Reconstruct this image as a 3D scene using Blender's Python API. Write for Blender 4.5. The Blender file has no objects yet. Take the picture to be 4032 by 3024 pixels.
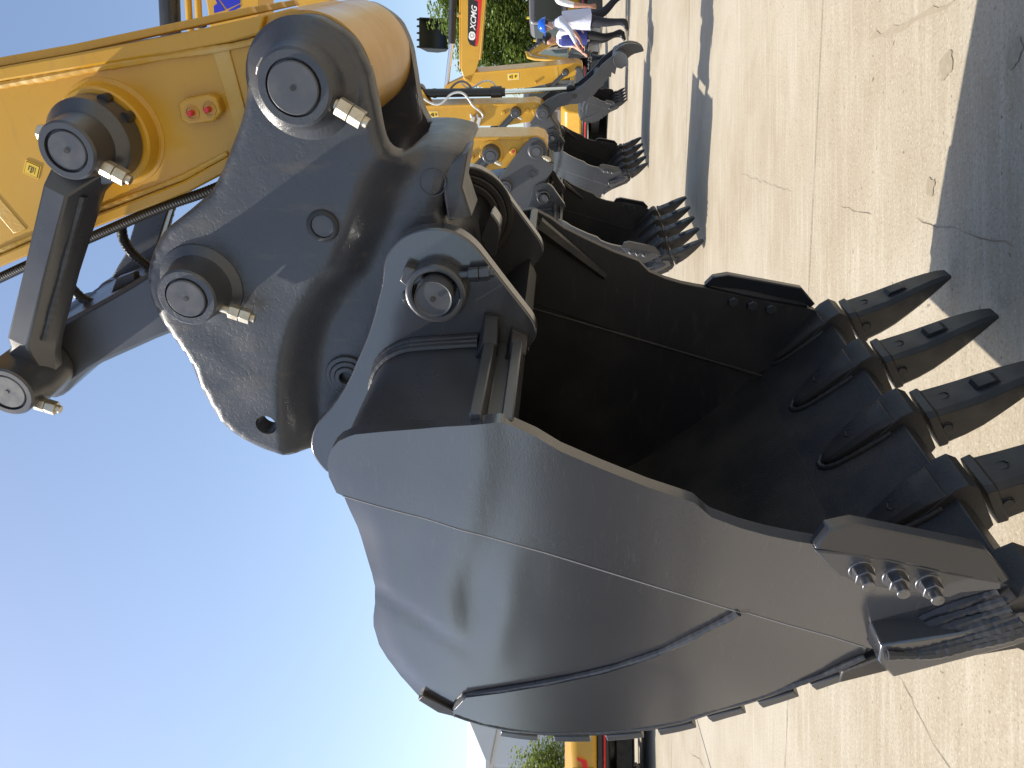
import bpy, bmesh, math, random
from mathutils import Vector, Matrix, noise
from mathutils.geometry import delaunay_2d_cdt

random.seed(7)
sc = bpy.context.scene
R = math.radians

# ------------------------------------------------------------------ camera (portrait phone, held on its side)
PITCH = math.atan(219 / 2950)
cam_d = bpy.data.cameras.new('camera')
cam = bpy.data.objects.new('camera', cam_d)
sc.collection.objects.link(cam)
fw = Vector((0, math.cos(PITCH), math.sin(PITCH)))
up = Vector((0, -math.sin(PITCH), math.cos(PITCH)))
rt = Vector((1, 0, 0))
m3 = Matrix((-up, rt, -fw)).transposed()
cam.matrix_world = Matrix.Translation((0, 0, 1.2)) @ m3.to_4x4()
cam_d.sensor_width = 36
cam_d.lens = 36 * 2950 / 4032
cam_d.clip_start = 0.05
cam_d.clip_end = 3000
sc.camera = cam

# ------------------------------------------------------------------ sky, sun, exposure
SUN_AZ, SUN_EL = 282.5, 56.8
w = bpy.data.worlds.new('World')
sc.world = w
w.use_nodes = True
nt = w.node_tree
bg = nt.nodes['Background']
sky = nt.nodes.new('ShaderNodeTexSky')
sky.sky_type = 'NISHITA'
sky.sun_disc = False
sky.sun_elevation = R(SUN_EL)
sky.sun_rotation = R(SUN_AZ)
sky.air_density = 1.0
sky.dust_density = 1.5
sky.ozone_density = 0.45
nt.links.new(sky.outputs[0], bg.inputs[0])
bg.inputs[1].default_value = 0.145
sd = bpy.data.lights.new('sun', 'SUN')
sd.energy = 4.5
sd.angle = R(0.53)
sd.color = (1.0, 0.93, 0.82)
sun = bpy.data.objects.new('sun', sd)
sc.collection.objects.link(sun)
tosun = Vector((math.sin(R(SUN_AZ)) * math.cos(R(SUN_EL)), math.cos(R(SUN_AZ)) * math.cos(R(SUN_EL)), math.sin(R(SUN_EL))))
sun.rotation_euler = tosun.to_track_quat('Z', 'Y').to_euler()
sun.location = (-20, 8, 30)
sc.view_settings.view_transform = 'Standard'
sc.view_settings.look = 'None'
sc.view_settings.exposure = 0.50
sc.view_settings.gamma = 1
sc.view_settings.use_curve_mapping = False
sc.render.engine = 'CYCLES'
sc.cycles.max_bounces = 8
sc.cycles.diffuse_bounces = 4
sc.cycles.glossy_bounces = 3
sc.cycles.use_denoising = True
sc.cycles.sample_clamp_indirect = 6

OUT = {  # outlines in metres: (along the arm plane, height)
    'side_front': [(0.097,1.643),(0.126,1.640),(0.146,1.634),(0.169,1.623),(0.187,1.607),(0.198,1.587),(0.203,1.574),(0.241,1.316),(0.239,1.304),(0.233,1.292),(0.212,1.254),(0.180,1.212),(0.142,1.140),(0.102,1.058),(0.069,0.975),(0.034,0.941),(0.010,0.888),(-0.007,0.836),(-0.019,0.784),(-0.024,0.754)],
    'side_lipend': [(-0.061,0.612),(-0.107,0.423),(-0.130,0.409),(-0.165,0.473),(-0.227,0.520),(-0.306,0.582)],
    'side_bottom': [(-0.355,0.588),(-0.428,0.653),(-0.497,0.729),(-0.552,0.797),(-0.603,0.869),(-0.654,0.929),(-0.696,1.006),(-0.738,1.129),(-0.757,1.256),(-0.753,1.343),(-0.738,1.407),(-0.716,1.454),(-0.703,1.476)],
    'side_back': [(-0.676,1.537),(-0.641,1.567),(-0.570,1.601),(-0.501,1.624),(-0.448,1.636),(-0.375,1.637),(-0.337,1.631),(-0.293,1.620),(-0.236,1.612),(-0.190,1.610),(-0.132,1.613),(-0.050,1.617),(0.002,1.622),(0.048,1.626)],
    'seam': [(0.099,1.639),(0.055,1.637),(0.048,1.626),(0.015,1.529),(-0.023,1.421),(-0.085,1.242),(-0.236,0.853),(-0.235,0.841),(-0.267,0.756),(-0.297,0.665),(-0.324,0.598)],
    'wearcurve': [(-0.704,1.481),(-0.676,1.480),(-0.651,1.465),(-0.611,1.443),(-0.580,1.355),(-0.528,1.232),(-0.469,1.116),(-0.394,1.007),(-0.328,0.941),(-0.276,0.894),(-0.236,0.861),(-0.262,0.879),(-0.234,0.858)],
    'lipend_bottom': [(-0.228,0.622),(-0.279,0.601),(-0.328,0.565),(-0.226,0.347),(-0.229,0.533),(-0.255,0.512)],
    'lipend_top': [(-0.185,0.545),(-0.143,0.491),(-0.109,0.425)],
    'cutter_flange': [(-0.029,0.753),(-0.089,0.701),(-0.093,0.693),(-0.107,0.669),(-0.120,0.604),(-0.133,0.541),(-0.135,0.493),(-0.122,0.485),(-0.100,0.417),(-0.080,0.422),(-0.068,0.510),(-0.038,0.629),(-0.028,0.697),(-0.025,0.751)],
    'cutter_blade_root': [(-0.025,0.751),(-0.028,0.697),(-0.038,0.629),(-0.068,0.510),(-0.084,0.420)],
    'cutter_blade_tip': [(-0.023,0.749),(-0.006,0.691),(-0.052,0.450),(-0.137,0.380)],
    'cutter_bolts': [(-0.070,0.666),(-0.084,0.604),(-0.097,0.543)],
    'ear': [(0.367,1.578),(0.391,1.574),(0.414,1.564),(0.434,1.547),(0.451,1.526),(0.462,1.497),(0.466,1.461),(0.461,1.428),(0.446,1.402),(0.426,1.381),(0.400,1.363),(0.346,1.327),(0.291,1.289),(0.266,1.272),(0.246,1.265),(0.230,1.264),(0.214,1.271),(0.168,1.310),(0.132,1.324),(0.027,1.340),(-0.086,1.517),(-0.162,1.710),(-0.136,1.774),(-0.116,1.788),(-0.089,1.800),(-0.062,1.804),(-0.070,1.804),(-0.046,1.802),(-0.009,1.788),(0.020,1.765),(0.060,1.726),(0.113,1.689),(0.182,1.653),(0.229,1.628),(0.281,1.606),(0.318,1.593),(0.349,1.582)],
    'earpin': [(0.339,1.466),(0.342,1.466)],
    'earnut': [(0.374,1.398),(0.376,1.367)],
    'earhead': [(0.327,1.535)],
    'beam': [(0.096,1.630),(0.138,1.622),(0.165,1.606),(0.186,1.585),(0.199,1.559),(0.207,1.529),(0.216,1.388)],
    'flange1': [(0.288,1.369),(0.282,1.338),(0.215,1.361),(0.221,1.388)],
    'flange2': [(0.250,1.313),(0.234,1.282),(0.208,1.303),(0.168,1.319),(0.221,1.326)],
    'beam_sideplate': [(0.287,1.533),(0.214,1.567),(0.240,1.369),(0.241,1.348),(0.242,1.315),(0.241,1.302)],
    'coupler': [(0.813,1.758),(0.783,1.780),(0.760,1.788),(0.724,1.797),(0.693,1.808),(0.663,1.824),(0.631,1.845),(0.590,1.871),(0.554,1.898),(0.539,1.911),(0.508,1.956),(0.483,1.995),(0.464,2.026),(0.437,2.051),(0.408,2.072),(0.377,2.088),(0.346,2.099),(0.314,2.103),(0.282,2.098),(0.248,2.089),(0.208,2.075),(0.173,2.059),(0.141,2.051),(0.109,2.049),(0.073,2.042),(0.031,2.032),(0.005,2.025),(-0.014,2.015),(-0.047,1.989),(-0.083,1.939),(-0.100,1.897),(-0.120,1.855),(-0.140,1.812),(-0.158,1.779),(-0.148,1.729),(0.002,1.584),(0.170,1.449),(0.323,1.411),(0.453,1.466),(0.542,1.428),(0.582,1.406),(0.594,1.439),(0.601,1.479),(0.596,1.515),(0.591,1.532),(0.596,1.534),(0.600,1.541),(0.613,1.550),(0.635,1.556),(0.666,1.559),(0.693,1.560),(0.713,1.562),(0.743,1.564),(0.766,1.570),(0.785,1.577),(0.803,1.585),(0.822,1.605),(0.837,1.628),(0.846,1.647),(0.849,1.669),(0.847,1.697),(0.840,1.719),(0.828,1.738)],
    'ridge': [(0.621,1.511),(0.583,1.528),(0.559,1.553),(0.534,1.572),(0.503,1.587),(0.449,1.613),(0.409,1.636),(0.361,1.664),(0.330,1.697),(0.290,1.731),(0.248,1.761),(0.206,1.782),(0.163,1.800),(0.117,1.814),(0.053,1.828),(-0.049,1.843),(-0.202,1.858)],
    'stickpin': [(0.738,1.679),(0.738,1.683)],
    'stickpin_nuts': [(0.703,1.616),(0.682,1.584)],
    'stickpin_head': [(0.772,1.743)],
    'linkpin': [(0.335,1.968),(0.345,1.975)],
    'linkpin_nuts': [(0.299,1.911),(0.285,1.874)],
    'linkpin_head': [(0.372,2.029)],
    'plug': [(0.468,1.692)],
    'hole': [(-0.011,1.908)],
    'snoutend': [(0.541,1.427),(0.582,1.406),(0.401,1.443),(0.454,1.422),(0.524,1.428)],
    'snoutmark': [(0.533,1.473)],
    'rock_top': [(0.638,2.128)],
    'rock_bot': [(0.121,2.458)],
    'rock_nuts': [(0.604,2.093),(0.581,2.056)],
    'rock_head': [(0.667,2.201)],
    'rock_bot_nuts': [(0.071,2.425),(0.056,2.384)],
    'rock_face': [(0.563,2.214),(0.224,2.423),(0.200,2.392),(0.527,2.186),(0.560,2.214),(0.617,2.191)],
    'rock_base': [(0.537,2.149),(0.426,2.231),(0.329,2.296),(0.224,2.361),(0.161,2.397),(0.079,2.443),(0.540,2.283),(0.179,2.505),(0.161,2.529)],
    'clink': [(0.212,2.396),(0.260,2.289),(0.323,2.151),(0.185,2.140),(0.134,2.261),(0.101,2.341),(0.058,2.404),(0.007,2.483),(0.139,2.440)],
    'clinkweld': [(0.260,2.289),(0.307,2.234),(0.281,2.309)],
    'farrock': [(0.315,2.436),(0.196,2.502),(0.176,2.533),(0.199,2.396),(0.359,2.295),(0.363,2.317)],
    'hose': [(0.379,2.340),(0.419,2.232),(0.458,2.122),(0.488,2.013),(0.514,1.946)],
    'hose2': [(0.389,2.286),(0.358,2.292),(0.322,2.282),(0.289,2.252),(0.267,2.226)],
    'hose3': [(0.271,2.438),(0.245,2.429),(0.219,2.412),(0.204,2.381)],
    'stick_top': [(0.773,2.318),(0.794,2.144),(0.816,1.974),(0.836,1.785),(0.841,1.797),(0.859,1.705)],
    'stick_bot': [(0.356,2.484),(0.439,2.247),(0.519,1.995),(0.547,1.926)],
    'stick_weld': [(0.747,2.328),(0.764,2.177),(0.776,2.079),(0.786,1.982),(0.795,1.887),(0.800,1.840),(0.808,1.790)],
    'stick_strip': [(0.793,1.881),(0.796,1.855),(0.664,1.845),(0.656,1.857)],
    'stick_botline': [(0.378,2.475),(0.454,2.242),(0.520,2.061),(0.584,1.900)],
    'tab': [(0.697,1.967),(0.703,1.951),(0.708,1.907),(0.701,1.895),(0.679,1.890),(0.667,1.938),(0.661,1.964)],
    'fit': [(0.679,1.944),(0.685,1.908)],
    'label': [(0.591,2.341),(0.576,2.312),(0.549,2.329),(0.564,2.358)],
    'pad': [(0.643,2.157),(0.629,2.048)],
    'B_coupler': [(0.482,1.821),(0.612,1.716),(0.745,1.608),(0.807,1.548),(0.831,1.515),(0.839,1.464),(0.816,1.420),(0.778,1.388),(0.714,1.376),(0.650,1.377),(0.611,1.368),(0.597,1.320),(0.551,1.327),(0.506,1.360),(0.414,1.427),(0.348,1.411),(0.247,1.488),(0.146,1.630),(0.251,1.715),(0.356,1.798),(0.445,1.819)],
    'B_pins': [(0.730,1.474),(0.417,1.761),(0.698,1.877)],
    'B_plug': [(0.519,1.519)],
    'B_nuts': [(0.678,1.405),(0.646,1.833)],
    'B_stick': [(0.837,2.042),(0.835,1.802),(0.826,1.582),(0.833,1.466),(0.807,1.422),(0.762,1.390),(0.699,1.456),(0.599,1.616),(0.568,1.722),(0.536,1.923),(0.590,2.132)],
    'B_rocker': [(0.692,1.879),(0.607,1.989),(0.567,1.939)],
    'B_tabs': [(0.673,2.062),(0.713,1.680)],
    'B_boom_z': [(1.920,3.632),(1.925,3.759),(1.926,3.791),(1.938,4.163),(1.941,4.238),(1.942,4.270),(1.945,4.356),(1.946,4.388),(1.951,4.560)],
    'B_blue1': [(2.008,4.069),(1.964,4.057),(1.948,4.092),(1.895,4.101),(1.913,4.002),(2.008,4.050)],
    'B_blue2': [(2.007,4.036),(1.990,4.026),(1.921,3.985),(1.960,3.867),(2.001,3.857)],
    'B_blue3': [(1.909,3.983),(1.953,3.866),(1.930,3.871),(1.907,3.940)],
    'C_stick': [(0.807,3.348),(0.809,2.616),(0.800,1.902),(0.821,1.683),(0.765,1.597),(0.668,1.544),(0.607,1.655),(0.522,1.746),(0.492,2.080),(0.471,2.305),(0.480,2.696),(0.649,3.298)],
    'C_pins': [(0.678,1.569),(0.683,1.973)],
    'C_rocker': [(0.678,1.974),(0.520,2.141)],
    'C_link': [(0.492,1.801),(0.640,1.675),(0.777,1.628),(0.796,1.552),(0.678,1.489),(0.591,1.457),(0.459,1.360),(0.348,1.294),(0.191,1.261),(0.079,1.284),(0.083,1.464),(0.308,1.494),(0.464,1.569)],
    'C_cyl': [(0.996,3.418),(0.951,3.345),(0.939,2.346),(0.940,2.180),(0.934,2.131),(0.949,1.195)],
    'C_hose': [(0.929,3.328),(0.874,3.267),(0.823,3.140),(0.878,3.024),(0.981,2.926),(1.009,2.815),(0.986,2.729),(0.900,2.659),(0.804,2.612),(0.726,2.507),(0.660,2.456),(0.618,2.481)],
    'C_hose2': [(0.991,2.957),(1.063,2.884),(1.102,2.781),(1.069,2.695),(0.993,2.635)],
    'C_hose3': [(1.092,2.788),(1.028,2.754),(0.994,2.679),(1.003,2.601),(1.073,2.496),(1.096,2.385),(1.068,2.309),(1.004,2.269)],
    'C_block': [(0.578,2.629),(0.565,2.535)],
    'C_label': [(0.727,3.278),(0.724,3.144),(0.646,3.147),(0.633,3.266)],
    'C_thumb': [(0.673,1.659),(0.714,1.649),(0.803,1.579),(0.874,1.476),(0.928,1.350),(0.953,1.224),(0.970,1.123),(1.000,1.048),(1.070,0.958),(1.139,0.876),(1.200,0.811),(1.324,0.710),(1.436,0.558),(1.453,0.500),(1.440,0.403),(1.366,0.351),(1.292,0.377),(1.257,0.434),(1.277,0.503),(1.184,0.519),(1.214,0.570),(1.148,0.577),(1.159,0.617),(1.093,0.635),(1.094,0.664),(1.037,0.683),(1.000,0.741),(0.906,0.819),(0.875,0.888),(0.827,0.938),(0.789,1.055),(0.784,1.165),(0.744,1.351),(0.666,1.411),(0.601,1.480),(0.570,1.567),(0.605,1.635)],
    'C_thumb_hole': [(0.901,1.098)],
    'C_claw': [(1.385,0.570),(1.521,0.497),(1.577,0.363),(1.565,0.227),(1.519,0.144),(1.460,0.109),(1.447,0.182),(1.423,0.278),(1.360,0.354),(1.231,0.407)],
    'C_disc': [(1.392,0.455)],
    'C_rodend': [(0.968,1.114)],
    'D_stick': [(0.367,3.239),(0.478,3.314),(0.564,3.054),(0.624,1.942),(0.688,1.011),(0.646,0.915),(0.566,0.895),(0.451,1.036),(0.340,1.395),(0.234,1.955),(0.209,2.517),(0.248,2.910)],
    'D_boom': [(2.273,3.191),(0.640,3.341),(0.477,3.300),(0.364,3.155),(0.630,3.021),(0.813,2.952),(1.883,2.779),(2.257,2.727)],
    'D_decal': [(1.954,3.081),(1.178,3.153),(1.092,3.115),(1.057,3.027),(1.058,2.981),(1.182,2.943),(1.945,2.823)],
    'D_red': [(1.068,3.014),(1.060,2.978),(1.183,2.942),(1.867,2.828),(1.887,2.851),(1.909,2.893),(1.912,3.002),(1.882,2.994),(1.870,2.918),(1.829,2.894),(1.588,2.923),(1.237,2.995)],
    'D_tile': [(1.341,3.111),(1.321,2.989),(1.169,3.012),(1.189,3.140)],
    'D_hex': [(1.284,3.104),(1.304,3.074),(1.281,3.020),(1.239,3.017),(1.214,3.059),(1.241,3.102)],
    'D_text': [(1.336,2.976),(1.799,2.907),(1.345,3.088)],
    'D_cyl': [(2.155,3.350),(1.870,3.378),(1.100,3.495),(0.221,3.697)],
    'D_pipes': [(1.947,3.225),(0.625,3.346),(1.946,3.186),(0.635,3.304)],
    'D_label': [(0.519,2.403),(0.531,2.180),(0.405,2.177),(0.392,2.401)],
    'D_pins': [(0.513,1.242),(0.558,0.983)],
    'D_rocker': [(0.513,1.242),(0.306,1.506),(0.229,1.674)],
    'inner_seam': [(-0.060,1.331),(-0.191,0.933),(-0.318,0.555)],
    'gusset': [(0.201,1.282),(0.165,1.262),(0.052,1.132),(0.050,1.155)],
    'hook': [(0.405,1.381),(0.398,1.374),(0.375,1.360),(0.361,1.359),(0.338,1.363),(0.293,1.374),(0.288,1.381),(0.333,1.410),(0.359,1.402),(0.384,1.386)],
}
SIDE_PLANE = (-0.6557,-0.1316,0.0483)


# ------------------------------------------------------------------ materials
MATS = {}
def mat(name, col, rough=0.4, metal=0.0, bump=None, var=None, rvar=None, pit=None, spec=0.5, coat=0.0, streak=None, speck=None):
    """procedural painted / cast / raw surface; bump=(scale,strength), var=(scale,colour,amount)"""
    m = bpy.data.materials.new(name)
    m.use_nodes = True
    n = m.node_tree.nodes
    l = m.node_tree.links
    b = n['Principled BSDF']
    b.inputs['Base Color'].default_value = (*col, 1)
    b.inputs['Roughness'].default_value = rough
    b.inputs['Metallic'].default_value = metal
    b.inputs['Specular IOR Level'].default_value = spec
    b.inputs['Coat Weight'].default_value = coat
    b.inputs['Coat Roughness'].default_value = 0.12
    tc = n.new('ShaderNodeTexCoord')
    def nz(scale, detail=4, rgh=0.55, vec=None):
        t = n.new('ShaderNodeTexNoise')
        t.inputs['Scale'].default_value = scale
        t.inputs['Detail'].default_value = detail
        t.inputs['Roughness'].default_value = rgh
        l.new(vec or tc.outputs['Object'], t.inputs['Vector'])
        return t
    def ramp(src, a, c):
        r = n.new('ShaderNodeMapRange')
        r.inputs[1].default_value = a
        r.inputs[2].default_value = c
        l.new(src, r.inputs[0])
        return r.outputs[0]
    cur = None
    def mix(fac, colour):
        nonlocal cur
        x = n.new('ShaderNodeMix')
        x.data_type = 'RGBA'
        l.new(fac, x.inputs[0])
        if cur is None:
            x.inputs[6].default_value = (*col, 1)
        else:
            l.new(cur, x.inputs[6])
        x.inputs[7].default_value = (*colour, 1)
        cur = x.outputs[2]
    if var:
        mix(ramp(nz(var[0]).outputs[0], 0.5 - var[2] * 0.1, 0.5 + (1.1 - var[2]) * 0.5), var[1])
    if streak:
        mp = n.new('ShaderNodeMapping')
        mp.inputs['Scale'].default_value = streak[2]
        l.new(tc.outputs['Object'], mp.inputs['Vector'])
        mix(ramp(nz(streak[0], 5, 0.6, mp.outputs[0]).outputs[0], 0.58, 0.85), streak[1])
    if speck:
        mix(ramp(nz(speck[0], 2, 0.5).outputs[0], speck[2], speck[2] + 0.06), speck[1])
    if cur is not None:
        l.new(cur, b.inputs['Base Color'])
    if rvar:
        r = n.new('ShaderNodeMapRange')
        r.inputs[1].default_value = 0.3
        r.inputs[2].default_value = 0.7
        r.inputs[3].default_value = rough - rvar[1]
        r.inputs[4].default_value = rough + rvar[1]
        l.new(nz(rvar[0]).outputs[0], r.inputs[0])
        l.new(r.outputs[0], b.inputs['Roughness'])
    last = None
    for spec_ in ([bump] if bump else []) + ([pit] if pit else []):
        bp = n.new('ShaderNodeBump')
        bp.inputs['Distance'].default_value = spec_[2]
        bp.inputs['Strength'].default_value = spec_[1]
        h = nz(spec_[0], 3).outputs[0]
        if spec_ is pit:
            h = ramp(h, 0.32, 0.46)
        l.new(h, bp.inputs['Height'])
        if last:
            l.new(last, bp.inputs['Normal'])
        last = bp.outputs[0]
    if last:
        l.new(last, b.inputs['Normal'])
    MATS[name] = m
    return m

mat('charcoal_paint', (0.043, 0.045, 0.051), 0.30, spec=0.8, bump=(420, 0.10, 0.002), var=(3, (0.034, 0.036, 0.041), 0.6), rvar=(5, 0.06))
mat('charcoal_side', (0.043, 0.044, 0.050), 0.185, spec=1.0, coat=0.4, bump=(300, 0.09, 0.002), var=(2.2, (0.036, 0.037, 0.042), 0.6), rvar=(3, 0.025), streak=(9, (0.068, 0.067, 0.066), (2, 2, 16)), speck=(900, (0.10, 0.10, 0.10), 0.75))
mat('charcoal_cast', (0.047, 0.051, 0.060), 0.38, spec=0.7, bump=(60, 0.10, 0.006), pit=(150, 0.15, 0.003), var=(6, (0.038, 0.041, 0.049), 0.6), rvar=(14, 0.08), streak=(3, (0.11, 0.09, 0.07), (9, 9, 2)))
mat('charcoal_dusty', (0.018, 0.018, 0.020), 0.5, bump=(130, 0.3, 0.003), var=(7, (0.040, 0.034, 0.028), 0.7), rvar=(12, 0.1))
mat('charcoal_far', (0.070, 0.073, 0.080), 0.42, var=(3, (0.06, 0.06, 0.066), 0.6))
mat('shaded_paint', (0.009, 0.0095, 0.012), 0.45, bump=(200, 0.2, 0.002), var=(4, (0.022, 0.021, 0.021), 0.8), streak=(4, (0.040, 0.035, 0.030), (2, 12, 12)))  # same charcoal paint, darkened to paint in the shade inside the bucket; brown dust streaks
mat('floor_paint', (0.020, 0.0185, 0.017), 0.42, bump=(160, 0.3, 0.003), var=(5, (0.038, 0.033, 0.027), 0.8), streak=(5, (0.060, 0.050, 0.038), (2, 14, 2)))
mat('weld_bead', (0.042, 0.044, 0.050), 0.36, bump=(260, 0.22, 0.003), rvar=(30, 0.1))
mat('seam_grey', (0.26, 0.26, 0.27), 0.5)
mat('pin_face', (0.070, 0.074, 0.084), 0.38, bump=(90, 0.06, 0.002), var=(20, (0.095, 0.098, 0.105), 0.6), rvar=(40, 0.08))
mat('pin_edge', (0.018, 0.016, 0.015), 0.5)
mat('machine_yellow', (0.57, 0.312, 0.024), 0.31, bump=(260, 0.05, 0.002), var=(3.5, (0.52, 0.275, 0.021), 0.6), rvar=(6, 0.07), streak=(5, (0.47, 0.255, 0.032), (2, 2, 8)), coat=0.15)
mat('yellow_worn', (0.50, 0.265, 0.026), 0.36, bump=(120, 0.1, 0.003), streak=(7, (0.22, 0.10, 0.018), (3, 14, 3)), rvar=(9, 0.1), coat=0.2)
mat('yellow_weld', (0.58, 0.335, 0.05), 0.36, bump=(110, 0.25, 0.003), var=(22, (0.58, 0.39, 0.12), 0.6))
mat('zinc', (0.56, 0.52, 0.43), 0.38, 0.75, bump=(200, 0.15, 0.001), var=(60, (0.40, 0.32, 0.20), 0.5))
mat('bolt_steel', (0.19, 0.19, 0.20), 0.33, 0.85, var=(70, (0.10, 0.10, 0.11), 0.5))
mat('chrome', (0.75, 0.75, 0.76), 0.14, 1.0)
mat('cylinder_black', (0.022, 0.022, 0.024), 0.30, rvar=(6, 0.06))
mat('rubber', (0.018, 0.018, 0.019), 0.5, bump=(300, 0.2, 0.001))
mat('hose_grey', (0.16, 0.165, 0.17), 0.42, rvar=(20, 0.1))
mat('hose_silver', (0.66, 0.66, 0.64), 0.35, 0.35, var=(25, (0.45, 0.45, 0.44), 0.6))
mat('red_plastic', (0.62, 0.035, 0.045), 0.4)
mat('sticker_yellow', (0.80, 0.52, 0.03), 0.4)
mat('sticker_cream', (0.80, 0.74, 0.55), 0.45)
mat('print_black', (0.015, 0.014, 0.013), 0.45)
mat('print_white', (0.82, 0.82, 0.82), 0.4)
mat('print_red', (0.70, 0.012, 0.018), 0.4)
mat('print_blue', (0.012, 0.020, 0.42), 0.4)
mat('cab_grey', (0.17, 0.165, 0.175), 0.34, coat=0.3)
mat('cab_glass', (0.020, 0.026, 0.026), 0.06, spec=0.6)
mat('glass_blue', (0.035, 0.055, 0.066), 0.06, spec=0.6)
mat('track_steel', (0.022, 0.023, 0.026), 0.45, var=(8, (0.05, 0.048, 0.045), 0.5))
mat('joint_dark', (0.10, 0.078, 0.052), 0.9, bump=(60, 0.5, 0.01))
mat('crack_dark', (0.19, 0.155, 0.11), 0.95)
mat('oil_stain', (0.285, 0.24, 0.168), 0.85, var=(40, (0.36, 0.31, 0.23), 0.5))
mat('bark', (0.10, 0.075, 0.05), 0.9, bump=(40, 0.6, 0.02))
mat('skin', (0.50, 0.27, 0.19), 0.5)
mat('hair', (0.012, 0.010, 0.010), 0.45)
mat('shirt_white', (0.58, 0.62, 0.78), 0.8, bump=(30, 0.5, 0.02))
mat('shirt_plain', (0.78, 0.79, 0.82), 0.8, bump=(30, 0.5, 0.02))
mat('trousers_navy', (0.018, 0.020, 0.034), 0.75, bump=(26, 0.4, 0.02))
mat('trousers_black', (0.010, 0.010, 0.012), 0.75)
mat('vest_blue', (0.016, 0.028, 0.20), 0.7, bump=(30, 0.4, 0.02))
mat('shoe_black', (0.010, 0.010, 0.011), 0.35)
mat('helmet_blue', (0.010, 0.13, 0.72), 0.22, coat=0.5)
mat('wall_metal', (0.60, 0.64, 0.70), 0.5, 0.0)
mat('wall_trim', (0.55, 0.57, 0.60), 0.5)

def leaf_mat(name, a, c):
    m = bpy.data.materials.new(name)
    m.use_nodes = True
    n = m.node_tree.nodes
    l = m.node_tree.links
    b = n['Principled BSDF']
    g = n.new('ShaderNodeNewGeometry')
    t = n.new('ShaderNodeTexNoise')
    t.inputs['Scale'].default_value = 2.3
    l.new(g.outputs['Position'], t.inputs['Vector'])
    add = n.new('ShaderNodeMath')
    add.operation = 'MULTIPLY_ADD'
    add.inputs[1].default_value = 0.45
    l.new(g.outputs['Random Per Island'], add.inputs[0])
    l.new(t.outputs[0], add.inputs[2])
    r = n.new('ShaderNodeMapRange')
    r.inputs[1].default_value = 0.4
    r.inputs[2].default_value = 1.1
    l.new(add.outputs[0], r.inputs[0])
    x = n.new('ShaderNodeMix')
    x.data_type = 'RGBA'
    x.inputs[6].default_value = (*a, 1)
    x.inputs[7].default_value = (*c, 1)
    l.new(r.outputs[0], x.inputs[0])
    l.new(x.outputs[2], b.inputs['Base Color'])
    b.inputs['Roughness'].default_value = 0.5
    tr = n.new('ShaderNodeBsdfTranslucent')
    l.new(x.outputs[2], tr.inputs['Color'])
    ms = n.new('ShaderNodeMixShader')
    ms.inputs[0].default_value = 0.35
    l.new(b.outputs[0], ms.inputs[1])
    l.new(tr.outputs[0], ms.inputs[2])
    l.new(ms.outputs[0], n['Material Output'].inputs['Surface'])
    MATS[name] = m
leaf_mat('leaf_green', (0.075, 0.125, 0.022), (0.27, 0.36, 0.07))
leaf_mat('leaf_yellowish', (0.10, 0.15, 0.022), (0.33, 0.38, 0.06))

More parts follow.
